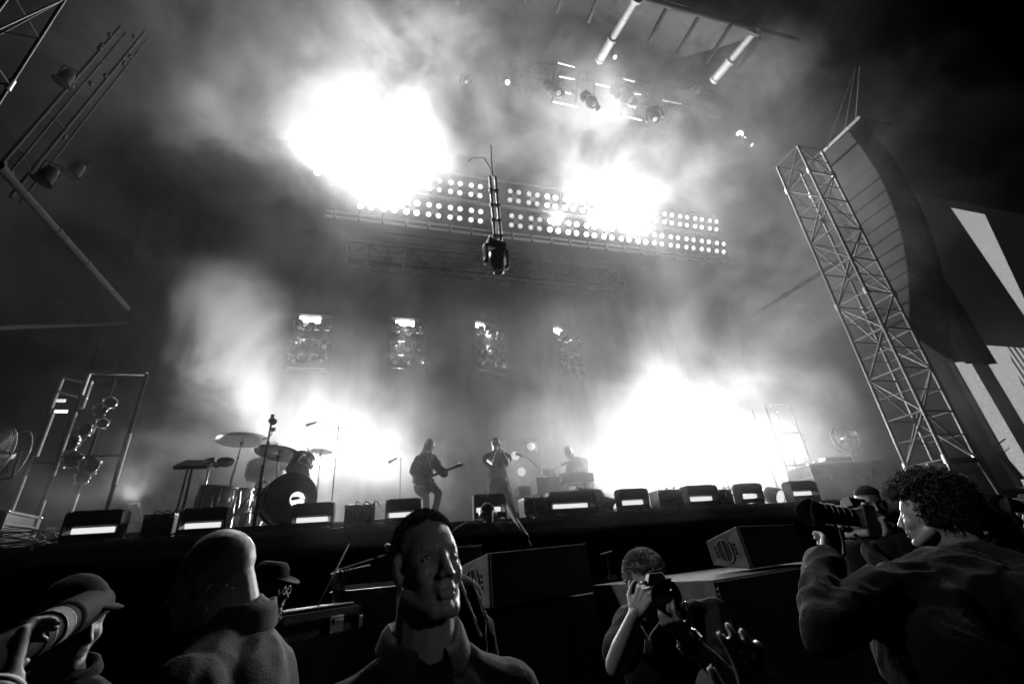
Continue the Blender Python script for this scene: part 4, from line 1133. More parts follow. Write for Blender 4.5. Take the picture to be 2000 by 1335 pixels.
def hand_shapes(m, w, d, n, side, curl=(.5, .6, .4), s=1.0, thumb=.6, spread=.0):
    """wrist w, direction to knuckles d, palm faces n, thumb leaves along side"""
    w = V(w); d = V(d).normalized(); n = V(n); n = (n-d*n.dot(d)).normalized(); sd = d.cross(n); sd = sd if sd.dot(V(side)) > 0 else -sd
    offs = (.031, .010, -.011, -.030); ln = (.072, .080, .074, .058)
    for o, L_ in zip(offs, ln):
        kn = w+(d*(.088-abs(o-.01)*.2)+sd*o)*s
        m.cap(w+(d*.008+sd*o*.55)*s, .0155*s, kn, .0125*s, 8)
        p = kn; q = d+sd*o*spread*10; q.normalize(); r = .0098*s
        for j, (fr_, a) in enumerate(zip((.45, .31, .24), curl)):
            rt = Matrix.Rotation(a, 3, q.cross(n).normalized()); q = (rt @ q); nn = rt @ n; e = p+q*(L_*fr_*s)
            m.cap(p, r, e, r*.9, 8); p = e; r *= .92; n_ = nn
            n = n_ if j < 2 else n
        n = V(n0) if False else n
        # restore the palm normal for the next finger
        n = sd.cross(d); n = n if n.dot(V(hand_shapes._n)) > 0 else -n
    t0 = w+(d*.022+sd*.024)*s; t1 = t0+(d*.6+sd*.75+n*.35*thumb).normalized()*.042*s; t2 = t1+(d*.85+sd*.30+n*.7*thumb).normalized()*.034*s; t3 = t2+(d*.9+sd*.0+n*.8*thumb).normalized()*.024*s
    m.cap(t0, .017*s, t1, .0125*s, 8); m.cap(t1, .0122*s, t2, .0105*s, 8); m.cap(t2, .0105*s, t3, .009*s, 8)

def hand(m, w, d, n, side, **k):
    d_ = V(d).normalized(); nn = V(n); nn = (nn-d_*nn.dot(d_)).normalized(); hand_shapes._n = nn
    hand_shapes(m, w, d, nn, side, **k)

def torso_shapes(m, J, g=0.0, s=1.0, lean=None, hips=True, neck=True):
    """J: dict of world points nb (neck base), sl, sr, hp (pelvis); g: cloth offset"""
    nb, sl, sr, hp = J['nb'], J['sl'], J['sr'], J['hp']
    side = (sr-sl).normalized(); up = (nb-hp).normalized(); f = side.cross(up).normalized(); up = f.cross(side)
    R3 = Matrix((side, f, up)).transposed(); W_ = (sr-sl).length
    L_ = (nb-hp).length; a = hp+(nb-hp)*.70; b = hp+(nb-hp)*.38
    m.ball(a+f*.01, (W_*.42+g, .118*s+g, .165*s+g), 3, rot=R3); m.ball(b, (W_*.37+g, .115*s+g, .16*s+g), 3, rot=R3)
    m.ball(hp, (W_*.40+g, .125*s+g, .13*s+g), 3, rot=R3)
    m.ball(a+up*.03-f*.02, (W_*.40+g, .10*s+g, .09*s+g), 3, rot=R3)
    for k in ('sl', 'sr'):
        m.cap(nb-up*.015*s, .050*s+g*.7, J[k]-up*.004, .050*s+g, 12)
        m.cap(J[k]-up*.012, .057*s+g, a.lerp(J[k], .5)-up*.05, .085*s+g, 12)
    return R3

def arm_shapes(m, a, b, c, g=0.0, s=1.0, to=1.0, up_only=False):
    m.cap(a, .054*s+g, a.lerp(b, .45), .049*s+g, 12); m.cap(a.lerp(b, .45), .049*s+g, b, .040*s+g, 12)
    if up_only: return
    e = b.lerp(c, to)
    m.cap(b, .040*s+g, b.lerp(e, .35), .042*s+g, 12); m.cap(b.lerp(e, .35), .042*s+g, e, (.028*s+g) if to > .95 else .034*s+g, 12)

def leg_shapes(m, h, k, a, g=0.0, s=1.0):
    m.cap(h, .088*s+g, k, .056*s+g, 12); m.cap(k, .056*s+g, k.lerp(a, .35), .056*s+g, 12); m.cap(k.lerp(a, .35), .055*s+g, a, .037*s+g+(.012 if g else 0), 12)

def shoe_shapes(m, a, f, s=1.0):
    f = V((f[0], f[1], 0)).normalized(); p = V((a.x, a.y, a.z-.05)); m.cap(p-f*.03, .042*s, p+f*.10, .038*s, 10); m.cap(p+f*.08, .037*s, p+f*.17, .03*s, 10)

def person(label, hc, face, J, floor=0.0, voxel=.008, skin=None, shirt=None, trousers=None, roll=0.0, hs=1.0, sleeve='long', hands=(), detail=True, group=None,
           headbig=1.0, wr=(.006, 9.0, (1, 1, .6)), s=1.0, collar=True, legpose=None, g=.014, bodyf=None, cvox=None, eye=False, shirt_name='shirt', hem=0, hsc=(1, 1, 1), neckr=.055):
    """one figure: a continuous body, with its clothes as children"""
    skin = skin or M_skin; shirt = shirt or M_shirt; trousers = trousers or M_denim
    t = wthing('person', label, 'person', (J['hp'].x, J['hp'].y, floor), group)
    R3 = rot_face(face, roll, hsc)
    m = MB(); head_shapes(m, hc, R3, hs, detail)
    nb = J['nb']; m.cap(V(hc)+R3 @ V((0, -.028*hs, -.06*hs)), neckr*hs, nb, (neckr+.006)*s, 14); m.cap(V(hc)+R3 @ V((0, -.062*hs, -.005*hs)), .050*hs, nb+V((0, 0, .01)), neckr*s, 14); m.cap(V(hc)+R3 @ V((0, .0, -.075*hs)), .042*hs, nb+V((0, 0, .0)), .052*s, 12)
    torso_shapes(m, J, 0, s)
    for k in 'lr':
        if 'e'+k in J: arm_shapes(m, J['s'+k], J['e'+k], J['w'+k], 0, s)
    for h in hands:
        h = dict(h); hand(m, h.pop('w'), h.pop('d'), h.pop('n'), h.pop('side'), **h)
    side = (J['sr']-J['sl']).normalized(); bf = V(bodyf) if bodyf else side.cross(V((0, 0, 1)))*-1
    hp = J['hp']
    if legpose is None:
        legpose = []
        for sg in (-1, 1):
            h_ = hp+side*.09*sg-V((0, 0, .05)); a = V((h_.x+side.x*.03*sg, h_.y+side.y*.03*sg, floor+.09)); legpose.append((h_, h_.lerp(a, .5)+bf.normalized()*.02, a))
    for h_, k_, a_ in legpose: leg_shapes(m, h_, k_, a_, 0, s)
    for h_, k_, a_ in legpose: shoe_shapes(m, a_, bf, s)
    bo = remesh(m, 'body', skin, t, voxel, 2)
    if detail: carve_face(bo, hc-_WS[t.name], R3, hs)
    m = MB(); torso_shapes(m, J, g, s)
    if hem: m.cap(J['hp'], .16*s, J['hp']-V((0, 0, hem)), .19*s, 14)
    for k in 'lr':
        if 'e'+k in J:
            if sleeve == 'long': arm_shapes(m, J['s'+k], J['e'+k], J['w'+k], g+.004, s, to=.9)
            elif sleeve == 'short': m.cap(J['s'+k], .056*s+g, J['s'+k].lerp(J['e'+k], .72), .058*s+g, 12)
    cl = remesh(m, shirt_name, shirt, t, cvox or max(voxel, .008), 3, disp=wr)
    if collar:
        A, B, D = basis(V(hc)-nb); 
        cm = MB(); pts = []
        for i in range(28):
            q = 2*math.pi*i/28; pts.append(nb+D*(.018+.012*math.cos(q))+A*(math.cos(q)*(.074*s+g*.5))+B*(math.sin(q)*(.074*s+g*.5)))
        cm.tube(pts, .013, 6, closed=True); cm.tube([p+D*.018-(p-nb).normalized()*.004 for p in pts], .010, 6, closed=True); cm.build('collar', shirt, t)
    m = MB()
    for h_, k_, a_ in legpose: leg_shapes(m, h_, k_, a_, .012, s)
    m.ball(hp-V((0, 0, .03)), (.17*s, .13*s, .12*s), 3)
    remesh(m, 'trousers', trousers, t, max(voxel, .012), 2, disp=(.006, 8.0, (1, 1, .5)))
    m = MB()
    for h_, k_, a_ in legpose: shoe_shapes(m, V((a_.x, a_.y, a_.z)), bf, s*1.12)
    m.build('shoe', M_rubber, t)
    if eye: eyes(t, hc, R3, hs)
    return t, R3

def hair_strands(par, hc, R3, s, n, length, mt, region, lift=.5, width=.0022, seed=1, name='hair', cap_r=1.0, curl=0, jit=.5):
    """many thin blades rooted on the scalp, over a thin skull cap"""
    rr = random.Random(seed); m = MB(); hc = V(hc)
    got = 0; tries = 0
    while got < n and tries < n*12:
        tries += 1
        d = V((rr.gauss(0, 1), rr.gauss(0, 1), rr.gauss(0, 1))).normalized()
        if not region(d): continue
        got += 1
        p = V((d.x*.077, d.y*.096-.020, d.z*.088+.034))*(s*cap_r)
        nr = V((d.x/.077, d.y/.096, d.z/.088)).normalized()
        dr = (nr*lift+V((rr.gauss(0, jit), rr.gauss(0, jit)+.0, rr.gauss(0, jit)-.0))*.6+V((0, -.15, -.1))).normalized()
        L_ = length*rr.uniform(.6, 1.25)
        if curl:
            A, B, D = basis(dr); k = 9; pts = []; R0 = rr.uniform(.5, 1)*curl; ph = rr.uniform(0, 6.3)
            for i in range(k):
                f = i/(k-1); q = ph+f*rr.uniform(6, 9); pts.append(p+D*(L_*f)+A*(math.cos(q)*R0*f**.5)+B*(math.sin(q)*R0*f**.5))
            m.tube([hc+R3 @ x for x in pts], [width*(1-.7*i/(k-1)) for i in range(k)], 3)
        else:
            A = dr.cross(V((rr.gauss(0, 1), rr.gauss(0, 1), rr.gauss(0, 1)))).normalized()*width
            tip = p+dr*L_; mid = p+dr*L_*.55+nr*L_*.06
            m.add([hc+R3 @ x for x in (p-A, p+A, mid+A*.8, mid-A*.8, tip)], [(0, 1, 2, 3), (3, 2, 4)])
    return m.build(name, mt, par)

def skullcap(m, hc, R3, s, grow, cut):
    """the part of a grown skull for which cut(d) is true, as a shell"""
    bm = bmesh.new(); bmesh.ops.create_icosphere(bm, subdivisions=4, radius=1)
    kill = [v for v in bm.verts if not cut(v.co.normalized())]
    bmesh.ops.delete(bm, geom=kill, context='VERTS'); bm.verts.index_update(); bm.verts.ensure_lookup_table()
    vs = []
    for v in bm.verts:
        d = v.co.normalized(); k = 1+grow*(1+.6*noise.noise(d*7))
        vs.append(V(hc)+R3 @ (V((d.x*.077*k, d.y*.096*k-.020, d.z*.088*k+.034))*s))
    fs = [[v.index for v in f.verts] for f in bm.faces]; bm.free()
    return m.add(vs, fs, True)

def dslr(loc, d, label, s=1.0, lens=.16, hoodr=.045, flare=.012, petal=True, up=(0, 0, 1), tele=False, group=None):
    """camera: lens points along local Y"""
    t = thing('photo_camera', label, 'camera', loc, frame(d, up), group)
    m = MB(); m.box((0, -.03, 0), (.145*s, .055*s, .095*s), ch=.012*s); m.box((.058*s, -.012*s, -.005), (.034*s, .06*s, .095*s), ch=.012*s); m.box((0, -.03, -.06*s), (.14*s, .05*s, .04*s), ch=.012*s)
    m.prism([(-.04*s, .04*s), (.04*s, .04*s), (.024*s, .078*s), (-.024*s, .078*s)], (0, -.055*s, 0), (1, 0, 0), (0, 0, 1), (0, 1, 0), .07*s)
    m.build('body', M_black, t, bevel=.003)
    m = MB(); R0 = .034*s; L_ = lens
    m.lathe((0, 0, 0), (0, 1, 0), [(-.01, R0), (L_*.12, R0), (L_*.13, R0*1.12), (L_*.3, R0*1.12), (L_*.31, R0*1.04), (L_*.42, R0*1.04), (L_*.43, R0*1.2), (L_*.70, R0*1.2), (L_*.71, hoodr*.94), (L_*.80, hoodr*.95)], 32)
    m.build('lens_barrel', M_barrel, t)
    m = MB()
    for f in (.14, .29, .44, .55, .69): m.ring((0, L_*f, 0), (0, 1, 0), R0*(1.12 if f < .4 else 1.2)+.0012, .0016, 32, 4)
    m.build('ring', M_steel, t)
    m = MB(); n = 48; vs = []
    for j, (y, r) in enumerate(((L_*.78, hoodr*.96), (1, 1))):
        for i in range(n):
            q = 2*math.pi*i/n; yy = y if j == 0 else L_*1.0+(flare*1.3*math.cos(2*q) if petal else 0); rr_ = r if j == 0 else hoodr+flare*(.8 if petal else .2)
            vs.append(V((math.cos(q)*rr_, yy, math.sin(q)*rr_)))
    vi = [V((v.x*.93, v.y, v.z*.93)) for v in vs]
    m.add(vs+vi, [(i, (i+1) % n, n+(i+1) % n, n+i) for i in range(n)]+[(2*n+i, 3*n+i, 3*n+(i+1) % n, 2*n+(i+1) % n) for i in range(n)]+[(n+i, n+(i+1) % n, 3*n+(i+1) % n, 3*n+i) for i in range(n)], True)
    m.build('lens_hood', M_barrel, t)
    MB().lathe((0, L_*.80, 0), (0, 1, 0), [(.012, 0), (.008, R0*.6), (.0, hoodr*.88)], 32).build('front_glass', M_lens, t)
    m = MB(); m.lathe((.045*s, -.02*s, .047*s), (0, 0, 1), [(0, .013), (.008, .013), (.008, 0)], 14); m.lathe((-.05*s, -.03*s, .047*s), (0, 0, 1), [(0, .015), (.01, .015), (.01, 0)], 14); m.box((0, -.06*s, .055*s), (.035*s, .012, .025*s), ch=.004)
    m.box((0, -.06*s, -.005), (.075*s, .004, .05*s)); m.build('control', M_steel, t)
    return t

# ---- front man, facing us and looking up to the right
def stand(hc, yaw_side, wd=.40, drop=.225, back=V((0, 0, 0)), hipdrop=.56):
    sd = V((math.cos(yaw_side), math.sin(yaw_side), 0)); nb = V(hc)+V((0, 0, -.165))+back
    return dict(nb=nb, sl=nb-sd*wd/2+V((0, 0, -.105)), sr=nb+sd*wd/2+V((0, 0, -.105)), hp=nb+V((0, 0, -hipdrop)))
def hang(J, out=.07, fwd=V((0, 0, 0))):
    sd = (J['sr']-J['sl']).normalized()
    for k, sg in (('l', -1), ('r', 1)):
        J['e'+k] = J['s'+k]+sd*sg*out+V((0, 0, -.30))+fwd*.3; J['w'+k] = J['e'+k]+V((0, 0, -.25))+sd*sg*.01+fwd
    return J

hc = P(836, 1103, 1.20); J = hang(stand(hc, R_(8), .40, back=V((-.005, .04, -.01))), .05, V((.03, -.05, 0)))
hnd = [dict(w=J['w'+k], d=(0, -.1, -1), n=(1 if k == 'l' else -1, 0, 0), side=(0, -1, 0), curl=(.3, .4, .3)) for k in 'lr']
T, R3 = person('man with cropped hair and dark polo shirt in front, gazing up to the right', hc, (.30, -.92, .20), J, collar=False, hsc=(.93, .95, 1.05), neckr=.064, hands=hnd, voxel=.0040, sleeve='short', wr=(.008, 10, (1, 1, .4)), eye=True, roll=R_(0), g=.012, cvox=.008, hs=1.0, trousers=M_denim)
m = MB(); skullcap(m, hc, R3, 1.0, .034, lambda d: d.z > .26+.26*max(0, d.y)+.05*math.sin(d.x*9) or (d.y < -.10 and d.z > -.35) or (abs(d.x) > .74 and d.z > .0 and d.y < .18)); m.build('hair_base', M_crop, T)
hair_strands(T, hc, R3, 1.0, 9000, .0045, M_crop, lambda d: d.z > .27+.30*max(0, d.y)+.05*math.sin(d.x*9) or (d.y < -.1 and d.z > -.35) or (abs(d.x) > .80 and d.z > .0 and d.y < .12), lift=1.4, width=.0009, cap_r=1.025, jit=.35)
# polo collar: a folded band standing round the neck, open at the front, with two pointed flaps and a placket
nb = J['nb']; A = (J['sr']-J['sl']).normalized(); B = V((A.y, -A.x, 0))        # B points to the front
m = MB(); n = 40; rows = []
for r_, z_ in ((.070, .045), (.078, .062), (.092, .045), (.104, .012)):
    row = []
    for i in range(n+1):
        q = R_(-90+22+(360-44)*i/n); fr = max(0, -math.sin(q)); row.append(nb+A*(math.cos(q)*r_*1.02)+B*(-math.sin(q)*r_*1.0)+V((0, 0, z_-.055*fr+.01*math.sin(9*q)*(r_-.07)*10)))
    rows.append(row)
for rw in rows: m.v += rw
m.f = [(k*(n+1)+i, k*(n+1)+i+1, (k+1)*(n+1)+i+1, (k+1)*(n+1)+i) for k in range(3) for i in range(n)]; m.sm = [True]*len(m.f)
for e, sg in ((0, 1), (n, -1)):
    a = rows[1][e]; b_ = rows[3][e]; c_ = rows[3][e + (2 if e == 0 else -2)]
    tip = b_+B*.012+V((0, 0, -.055))+A*(.012*sg*-1)
    m.add([a, b_, tip, c_], [(0, 1, 2, 3)])
m.build('polo_collar', M_jacket, T)
m = MB(); pts = [nb+B*(.085+.035*f)+V((0, 0, -.02-.16*f)) for f in (0, .5, 1)]
for p, q_ in zip(pts, pts[1:]): m.add([p-A*.016, p+A*.016, q_+A*.016, q_-A*.016], [(0, 1, 2, 3)])
m.build('placket', M_shirt, T)

# ---- man with a backpack half hidden behind the front man
hc = P(862, 1120, 2.75); J = hang(stand(hc, R_(0), .40, hipdrop=.55), .05)
T, R3 = person('man with a grey backpack, almost wholly hidden behind the front man', hc, (0, 1, 0), J, voxel=.012, detail=False, cvox=.012)
c = P(900, 1185, 2.62)
m = MB(); m.ball(c+V((-.02, 0, 0)), (.14, .11, .15), 3); m.box(c+V((-.02, 0, -.12)), (.26, .2, .24), ch=.06); remesh(m, 'backpack', M_fleece, T, .012, 3, disp=(.008, 7, (1, 1, 1)))
m = MB()
for dx in (-.05, .02, .08): m.tube([c+V((dx-.04, -.125, .12)), c+V((dx, -.15, .0)), c+V((dx+.05, -.13, -.12))], .006, 5)
m.tube([P(792, 1178, 2.6), P(797, 1165, 2.6), P(790, 1190, 2.6), P(782, 1225, 2.6)], .012, 6)
m.build('strap', M_steel, T)

# ---- bald man
hc = P(412, 1128, 1.56); J = hang(stand(hc, R_(82), .44, back=V((.075, .015, .035))), .05)
J['sl'] += V((.0, 0, .0)); J['sr'] += V((.0, 0, .0)); J['hp'] += V((.04, 0, 0))
hnd = [dict(w=J['w'+k], d=(0, 0, -1), n=(-1, 0, 0), side=(-1, 0, 0), curl=(.3, .4, .3)) for k in 'lr']
T, R3 = person('bald man in a grey collared jacket, seen from behind his ear, turned left', hc, (-.98, .18, -.10), J, hands=hnd, voxel=.0055, shirt=M_jacket, roll=0, g=.022, hs=1.0, hsc=(.98, .94, 1.0), neckr=.068, wr=(.010, 9, (1, 1, .5)), cvox=.009, shirt_name='jacket')
nb = J['nb']; m = MB(); n = 36; rows = []
for r_, z_ in ((.078, .02), (.084, .052), (.088, .056), (.094, .03), (.098, -.01)):
    rows.append([nb+V((math.cos(2*math.pi*i/n)*r_+.004, math.sin(2*math.pi*i/n)*r_, z_+.012*math.cos(2*math.pi*i/n)+.004*math.sin(6*math.pi*i/n))) for i in range(n)])
for rw in rows: m.v += rw
m.f = [(k*n+i, k*n+(i+1) % n, (k+1)*n+(i+1) % n, (k+1)*n+i) for k in range(4) for i in range(n)]; m.sm = [True]*len(m.f)
m.build('stand_collar', M_jacket, T)
m = MB()
for z in (.01, .035, -.02): m.ball(nb+V((.088, -.02, z+.01)), .005, 1)
m.build('stud', M_chrome, T)

# ---- man in a brimmed hat
hc = P(527, 1152, 3.25); J = hang(stand(hc, R_(-70), .40, back=V((-.03, 0, 0))), .04)
T, R3 = person('man in glasses and a brimmed hat in right profile behind the bald man', hc, (.95, -.28, -.06), J, voxel=.007, shirt=M_shirt, wr=(.006, 8, (1, 1, .5)))
m = MB(); C_ = lambda p: hc+R3 @ V(p)
m.lathe(C_((0, -.012, .052)), R3 @ V((0, .12, 1)), [(0, .0955), (.035, .097), (.07, .088), (.095, .068), (.098, .05), (.085, .0)], 32, up=R3 @ V((0, 1, 0)))
n = 44; vs = []
for rr_, dz in ((.085, .0), (.125, -.006), (.15, .004)):
    for i in range(n):
        q = 2*math.pi*i/n; x, y = math.cos(q), math.sin(q); vs.append(C_((x*rr_*.93, y*rr_*(1.12 if y > 0 else 1.0)-.012, .056+dz+.018*x*x*(rr_-.085)/.06-.03*max(0, y)*(rr_-.085)/.06)))
for rr_, dz in ((.15, .008), (.125, -.001), (.085, .006)):
    for i in range(n):
        q = 2*math.pi*i/n; x, y = math.cos(q), math.sin(q); vs.append(C_((x*rr_*.93, y*rr_*(1.12 if y > 0 else 1.0)-.012, .058+dz+.018*x*x*(rr_-.085)/.06-.03*max(0, y)*(rr_-.085)/.06)))
m.add(vs, [(k*n+i, k*n+(i+1) % n, (k+1)*n+(i+1) % n, (k+1)*n+i) for k in range(5) for i in range(n)], True)
m.build('hat', M_fleece, T)
m = MB()
for sx in (-1, 1): m.ring(C_((sx*.031, .098, .0)), R3 @ V((0, 1, 0)), .021, .0022, 22, 5); m.tube([C_((sx*.052, .098, .005)), C_((sx*.078, .03, .008)), C_((sx*.082, -.02, .0))], .002, 4)
m.tube([C_((-.011, .1, .003)), C_((0, .106, .006)), C_((.011, .1, .003))], .002, 4); m.build('glasses', M_steel, T)
hair_strands(T, hc+R3 @ V((0, .055, -.135)), R3, .42, 500, .016, M_hair_lt, lambda d: d.z < .3 and d.y > -.2, lift=.8, width=.001, name='beard')

# ---- crouching photographer, centre right
hc = P(1266, 1140, 2.0)
nb = hc+V((.06, .10, -.14))
J = dict(nb=nb, sl=P(1234, 1212, 2.08), sr=P(1392, 1196, 2.05), hp=nb+V((.06, .22, -.48)))
J['el'] = P(1203, 1300, 1.86); J['wl'] = P(1241, 1202, 1.74)
J['er'] = P(1432, 1335, 1.85); J['wr'] = P(1332, 1238, 1.70)
camp = P(1288, 1163, 1.76)
hnd = [dict(w=J['wl'], d=(P(1262, 1158, 1.72)-J['wl']), n=(.8, .3, .1), side=(.2, -.3, 1), curl=(.9, 1.0, .6), thumb=.3),
       dict(w=J['wr'], d=(P(1296, 1196, 1.64)-J['wr']), n=(0, .2, 1), side=(.4, -1, 0), curl=(.7, .7, .4), thumb=.9)]
kn = nb.z
T, R3 = person('photographer with tousled fair hair and dark T-shirt holding a camera to his eye', hc, (-.10, -.92, -.30), J, hands=hnd, voxel=.0055, sleeve='short', shirt=M_shirt, roll=R_(4), hs=1.0, g=.012, cvox=.008, wr=(.007, 9, (1, 1, .5)), collar=False,
     legpose=[(J['hp']+V((-.1, 0, -.05)), J['hp']+V((-.14, -.12, -.48)), V((J['hp'].x-.14, J['hp'].y+.1, .09))), (J['hp']+V((.1, 0, -.05)), J['hp']+V((.16, -.12, -.48)), V((J['hp'].x+.16, J['hp'].y+.1, .09)))])
m = MB(); skullcap(m, hc, R3, 1.0, .05, lambda d: d.z > .35+(.1 if d.y > .3 else 0) or (d.y < -.1 and d.z > -.4)); m.build('hair_base', M_hair_lt, T)
hair_strands(T, hc, R3, 1.02, 9000, .016, M_hair_lt, lambda d: d.z > .35 or (d.y < -.1 and d.z > -.4) or (abs(d.x) > .8 and d.z > 0 and d.y < .2), lift=1.1, width=.0010, seed=5, cap_r=1.03, jit=.35)
m = MB(); fo = (J['er']-J['wr']).normalized(); A, B, D = basis(fo); c = J['wr']+fo*.045
m.ring(c, fo, .036, .008, 28, 6); m.ring(c+fo*.012, fo, .037, .008, 28, 6); m.build('bracelet', M_black, T)
m = MB(); rr = random.Random(9)
for i in range(22):
    q = 2*math.pi*i/22
    for o_ in (-.006, .006, .018): 
        if rr.random() < .7: m.box(c+fo*o_+A*(math.cos(q)*.044)+B*(math.sin(q)*.044), (.007, .007, .007))
m.build('bead', M_white, T)
m = MB(); m.tube([P(1232, 1185, 1.95), P(1250, 1215, 1.85), P(1272, 1255, 1.84), P(1264, 1272, 1.84), P(1270, 1240, 1.84), P(1300, 1200, 1.9)], .004, 5); m.tube([P(1262, 1272, 1.83), P(1270, 1276, 1.83), P(1275, 1262, 1.83)], .0045, 5); m.box(P(1266, 1262, 1.83), (.03, .004, .045), rot=Matrix.Rotation(.3, 3, 'Y')); m.build('lanyard', M_steel, T)
dslr(camp, (P(1298, 1166, 1.4)-camp).normalized()*1.0+V((.18, 0, -.02)), 'camera with a big dark lens held to the eye of the fair-haired photographer', lens=.12, hoodr=.052, petal=False, flare=.006)

# ---- technician leaning on the stage, back to us
hc = P(952, 1003, 6.15); J = stand(hc, 0, .46, back=V((0, -.04, .0)), hipdrop=.5)
J['sl'] = P(915, 1032, 6.1); J['sr'] = P(998, 1032, 6.1); J['el'] = P(884, 1050, 6.3); J['wl'] = P(884, 1046, 6.9); J['er'] = P(1030, 1060, 6.05); J['wr'] = P(1036, 1072, 6.3)
hnd = [dict(w=J['wl'], d=(0, 1, 0), n=(0, 0, -1), side=(1, 0, 0), curl=(.2, .3, .2)), dict(w=J['wr'], d=(0, 1, -.3), n=(0, 0, -1), side=(-1, 0, 0), curl=(.4, .5, .3))]
T, R3 = person('technician in a black T-shirt and headset leaning on the stage edge, back to us', hc, (-.15, 1, .0), J, floor=.62, hands=hnd, voxel=.009, sleeve='short', shirt=M_shirt, g=.03, cvox=.01, wr=(.010, 6, (1, 1, .4)))
m = MB(); skullcap(m, hc, R3, 1.05, .05, lambda d: d.z > -.05); 
m.ball(hc+R3 @ V((-.05, -.12, .0)), (.06, .055, .012), 2, rot=R3); m.build('cap', M_shirt, T)
m = MB(); 
for sx in (-1, 1): m.lathe(hc+R3 @ V((sx*.082, -.01, -.01)), R3 @ V((sx, 0, 0)), [(0, .02), (.0, .035), (.03, .035), (.03, 0)], 14)
m.tube([hc+R3 @ V((math.cos(q)*.105, -.01, math.sin(q)*.135)) for q in [math.pi*i/12 for i in range(13)]], .007, 5); m.build('headset', M_alu, T)
pb = thing('pit_step', 'low black step the technician stands on', 'step', (J['hp'].x, J['hp'].y, 0)); MB().box((0, .05, .3), (1.0, .7, .6), ch=.01).build('platform', M_case, pb); MB().box((0, -.31, .58), (1.0, .03, .05)).build('edging', M_alu, pb)

# ---- capped man beside the curly haired photographer
hc = P(1702, 985, 2.45); J = hang(stand(hc, R_(-30), .40, back=V((.03, .03, 0))), .04)
T, R3 = person('dark-skinned man in a dark close cap looking left behind the raised camera', hc, (-.62, -.76, -.06), J, voxel=.006, skin=M_skin_dk, eye=True, wr=(.006, 8, (1, 1, .5)), hs=1.0)
m = MB(); skullcap(m, hc, R3, 1.0, .07, lambda d: d.z > .28); A, B, D = basis(R3 @ V((0, 0, 1)))
m.build('cap', M_shirt, T)

# ---- curly haired photographer, right foreground
hc = P(1816, 1003, 1.42)
nb = hc+V((.05, -.07, -.16))
J = dict(nb=nb, sl=P(1735, 1150, 1.36), sr=P(2040, 1150, 1.14), hp=P(1800, 1480, 1.20))
J['el'] = P(1606, 1232, 1.34); J['wl'] = P(1612, 1088, 1.56); J['er'] = P(1800, 1160, 1.52); J['wr'] = P(1712, 1068, 1.62)
camp = P(1664, 1010, 1.66)
hnd = [dict(w=J['wl'], d=(P(1618, 1036, 1.62)-J['wl']), n=(.5, .6, .5), side=(.9, 0, .4), curl=(.35, .6, .4), thumb=.6),
       dict(w=J['wr'], d=(P(1700, 1020, 1.64)-J['wr']), n=(-.7, -.1, .2), side=(-.3, -.7, .3), curl=(.7, .9, .6))]
T, R3 = person('curly haired photographer in a grey jacket, right foreground, back to us with arms raised', hc, (-.28, .95, .06), J, hands=hnd, voxel=.0055, shirt=M_fleece, g=.022, hs=1.05, wr=(.012, 10, (1, 1, .6)), cvox=.008, shirt_name='jacket', s=1.0)
m = MB(); skullcap(m, hc, R3, 1.05, .12, lambda d: d.z > .35 or (d.y < .15 and d.z > -.45)); m.build('hair_base', M_hair, T)
hair_strands(T, hc, R3, 1.05, 2600, .05, M_hair, lambda d: d.z > .25 or (d.y < .2 and d.z > -.5), lift=1.1, width=.0032, seed=3, cap_r=1.06, curl=.014, jit=.4)
m = MB(); c = J['wr']; fo = (J['er']-c).normalized(); m.ring(c+fo*.03, fo, .036, .009, 24, 6); m.ring(c+fo*.05, fo, .037, .006, 24, 6); m.build('wristband', M_paper, T)
k = J['wl']; fo = (J['el']-k).normalized(); m = MB(); m.lathe(k+fo*.02, fo, [(-.005, .046), (.03, .052), (.032, .058), (-.007, .052), (-.005, .046)], 26); m.build('cuff', M_fleece, T)
m = MB(); m.tube([P(1640, 1030, 1.62), P(1648, 1060, 1.6), P(1650, 1080, 1.6), P(1645, 1088, 1.6)], .006, 5); m.tube([P(1668, 1042, 1.6), P(1690, 1060, 1.58), P(1712, 1085, 1.5), P(1740, 1100, 1.45)], .008, 5); m.build('strap', M_fleece, T)
dslr(camp, (-.93, .20, .20), 'camera with a petal hooded zoom lens raised by the curly haired photographer', lens=.20, hoodr=.047, flare=.014, s=1.05)

# ---- telephoto shooter at the left edge, only the lens and hand in frame
a, b_ = P(-70, 1316, 1.15), P(186, 1178, 2.0)
d = (b_-a).normalized()
t = thing('telephoto_camera', 'long telephoto lens pointing up right from the lower left corner', 'camera', a-d*.12, frame(d))
L_ = (b_-a).length
m = MB(); m.lathe((0, .12, 0), (0, 1, 0), [(-.05, .034), (L_*.30, .036), (L_*.30, .040), (L_*.36, .040), (L_*.365, .037), (L_*.44, .037), (L_*.445, .042), (L_*.52, .042), (L_*.525, .039), (L_*.60, .041), (L_*.62, .044)], 36, smooth=False); m.build('lens_barrel', M_barrel, t)
m = MB(); m.lathe((0, .12, 0), (0, 1, 0), [(L_*.60, .044), (L_*.61, .048), (L_*.98, .050), (L_, .050), (L_, .044), (L_*.7, .040), (L_*.69, 0)], 36, smooth=False); m.build('lens_hood', M_barrel, t)
m = MB()
for f, r_ in ((L_*.36, .040), (L_*.445, .042), (L_*.52, .042), (L_*.61, .046)): m.ring((0, .12+f, 0), (0, 1, 0), r_, .0018, 36, 5)
m.build('ring', M_steel, t)
m = MB(); m.lathe((0, .12, 0), (0, 1, 0), [(L_*.455, .0432), (L_*.51, .0432)], 36); m.build('zoom_ring', M_cab, t)
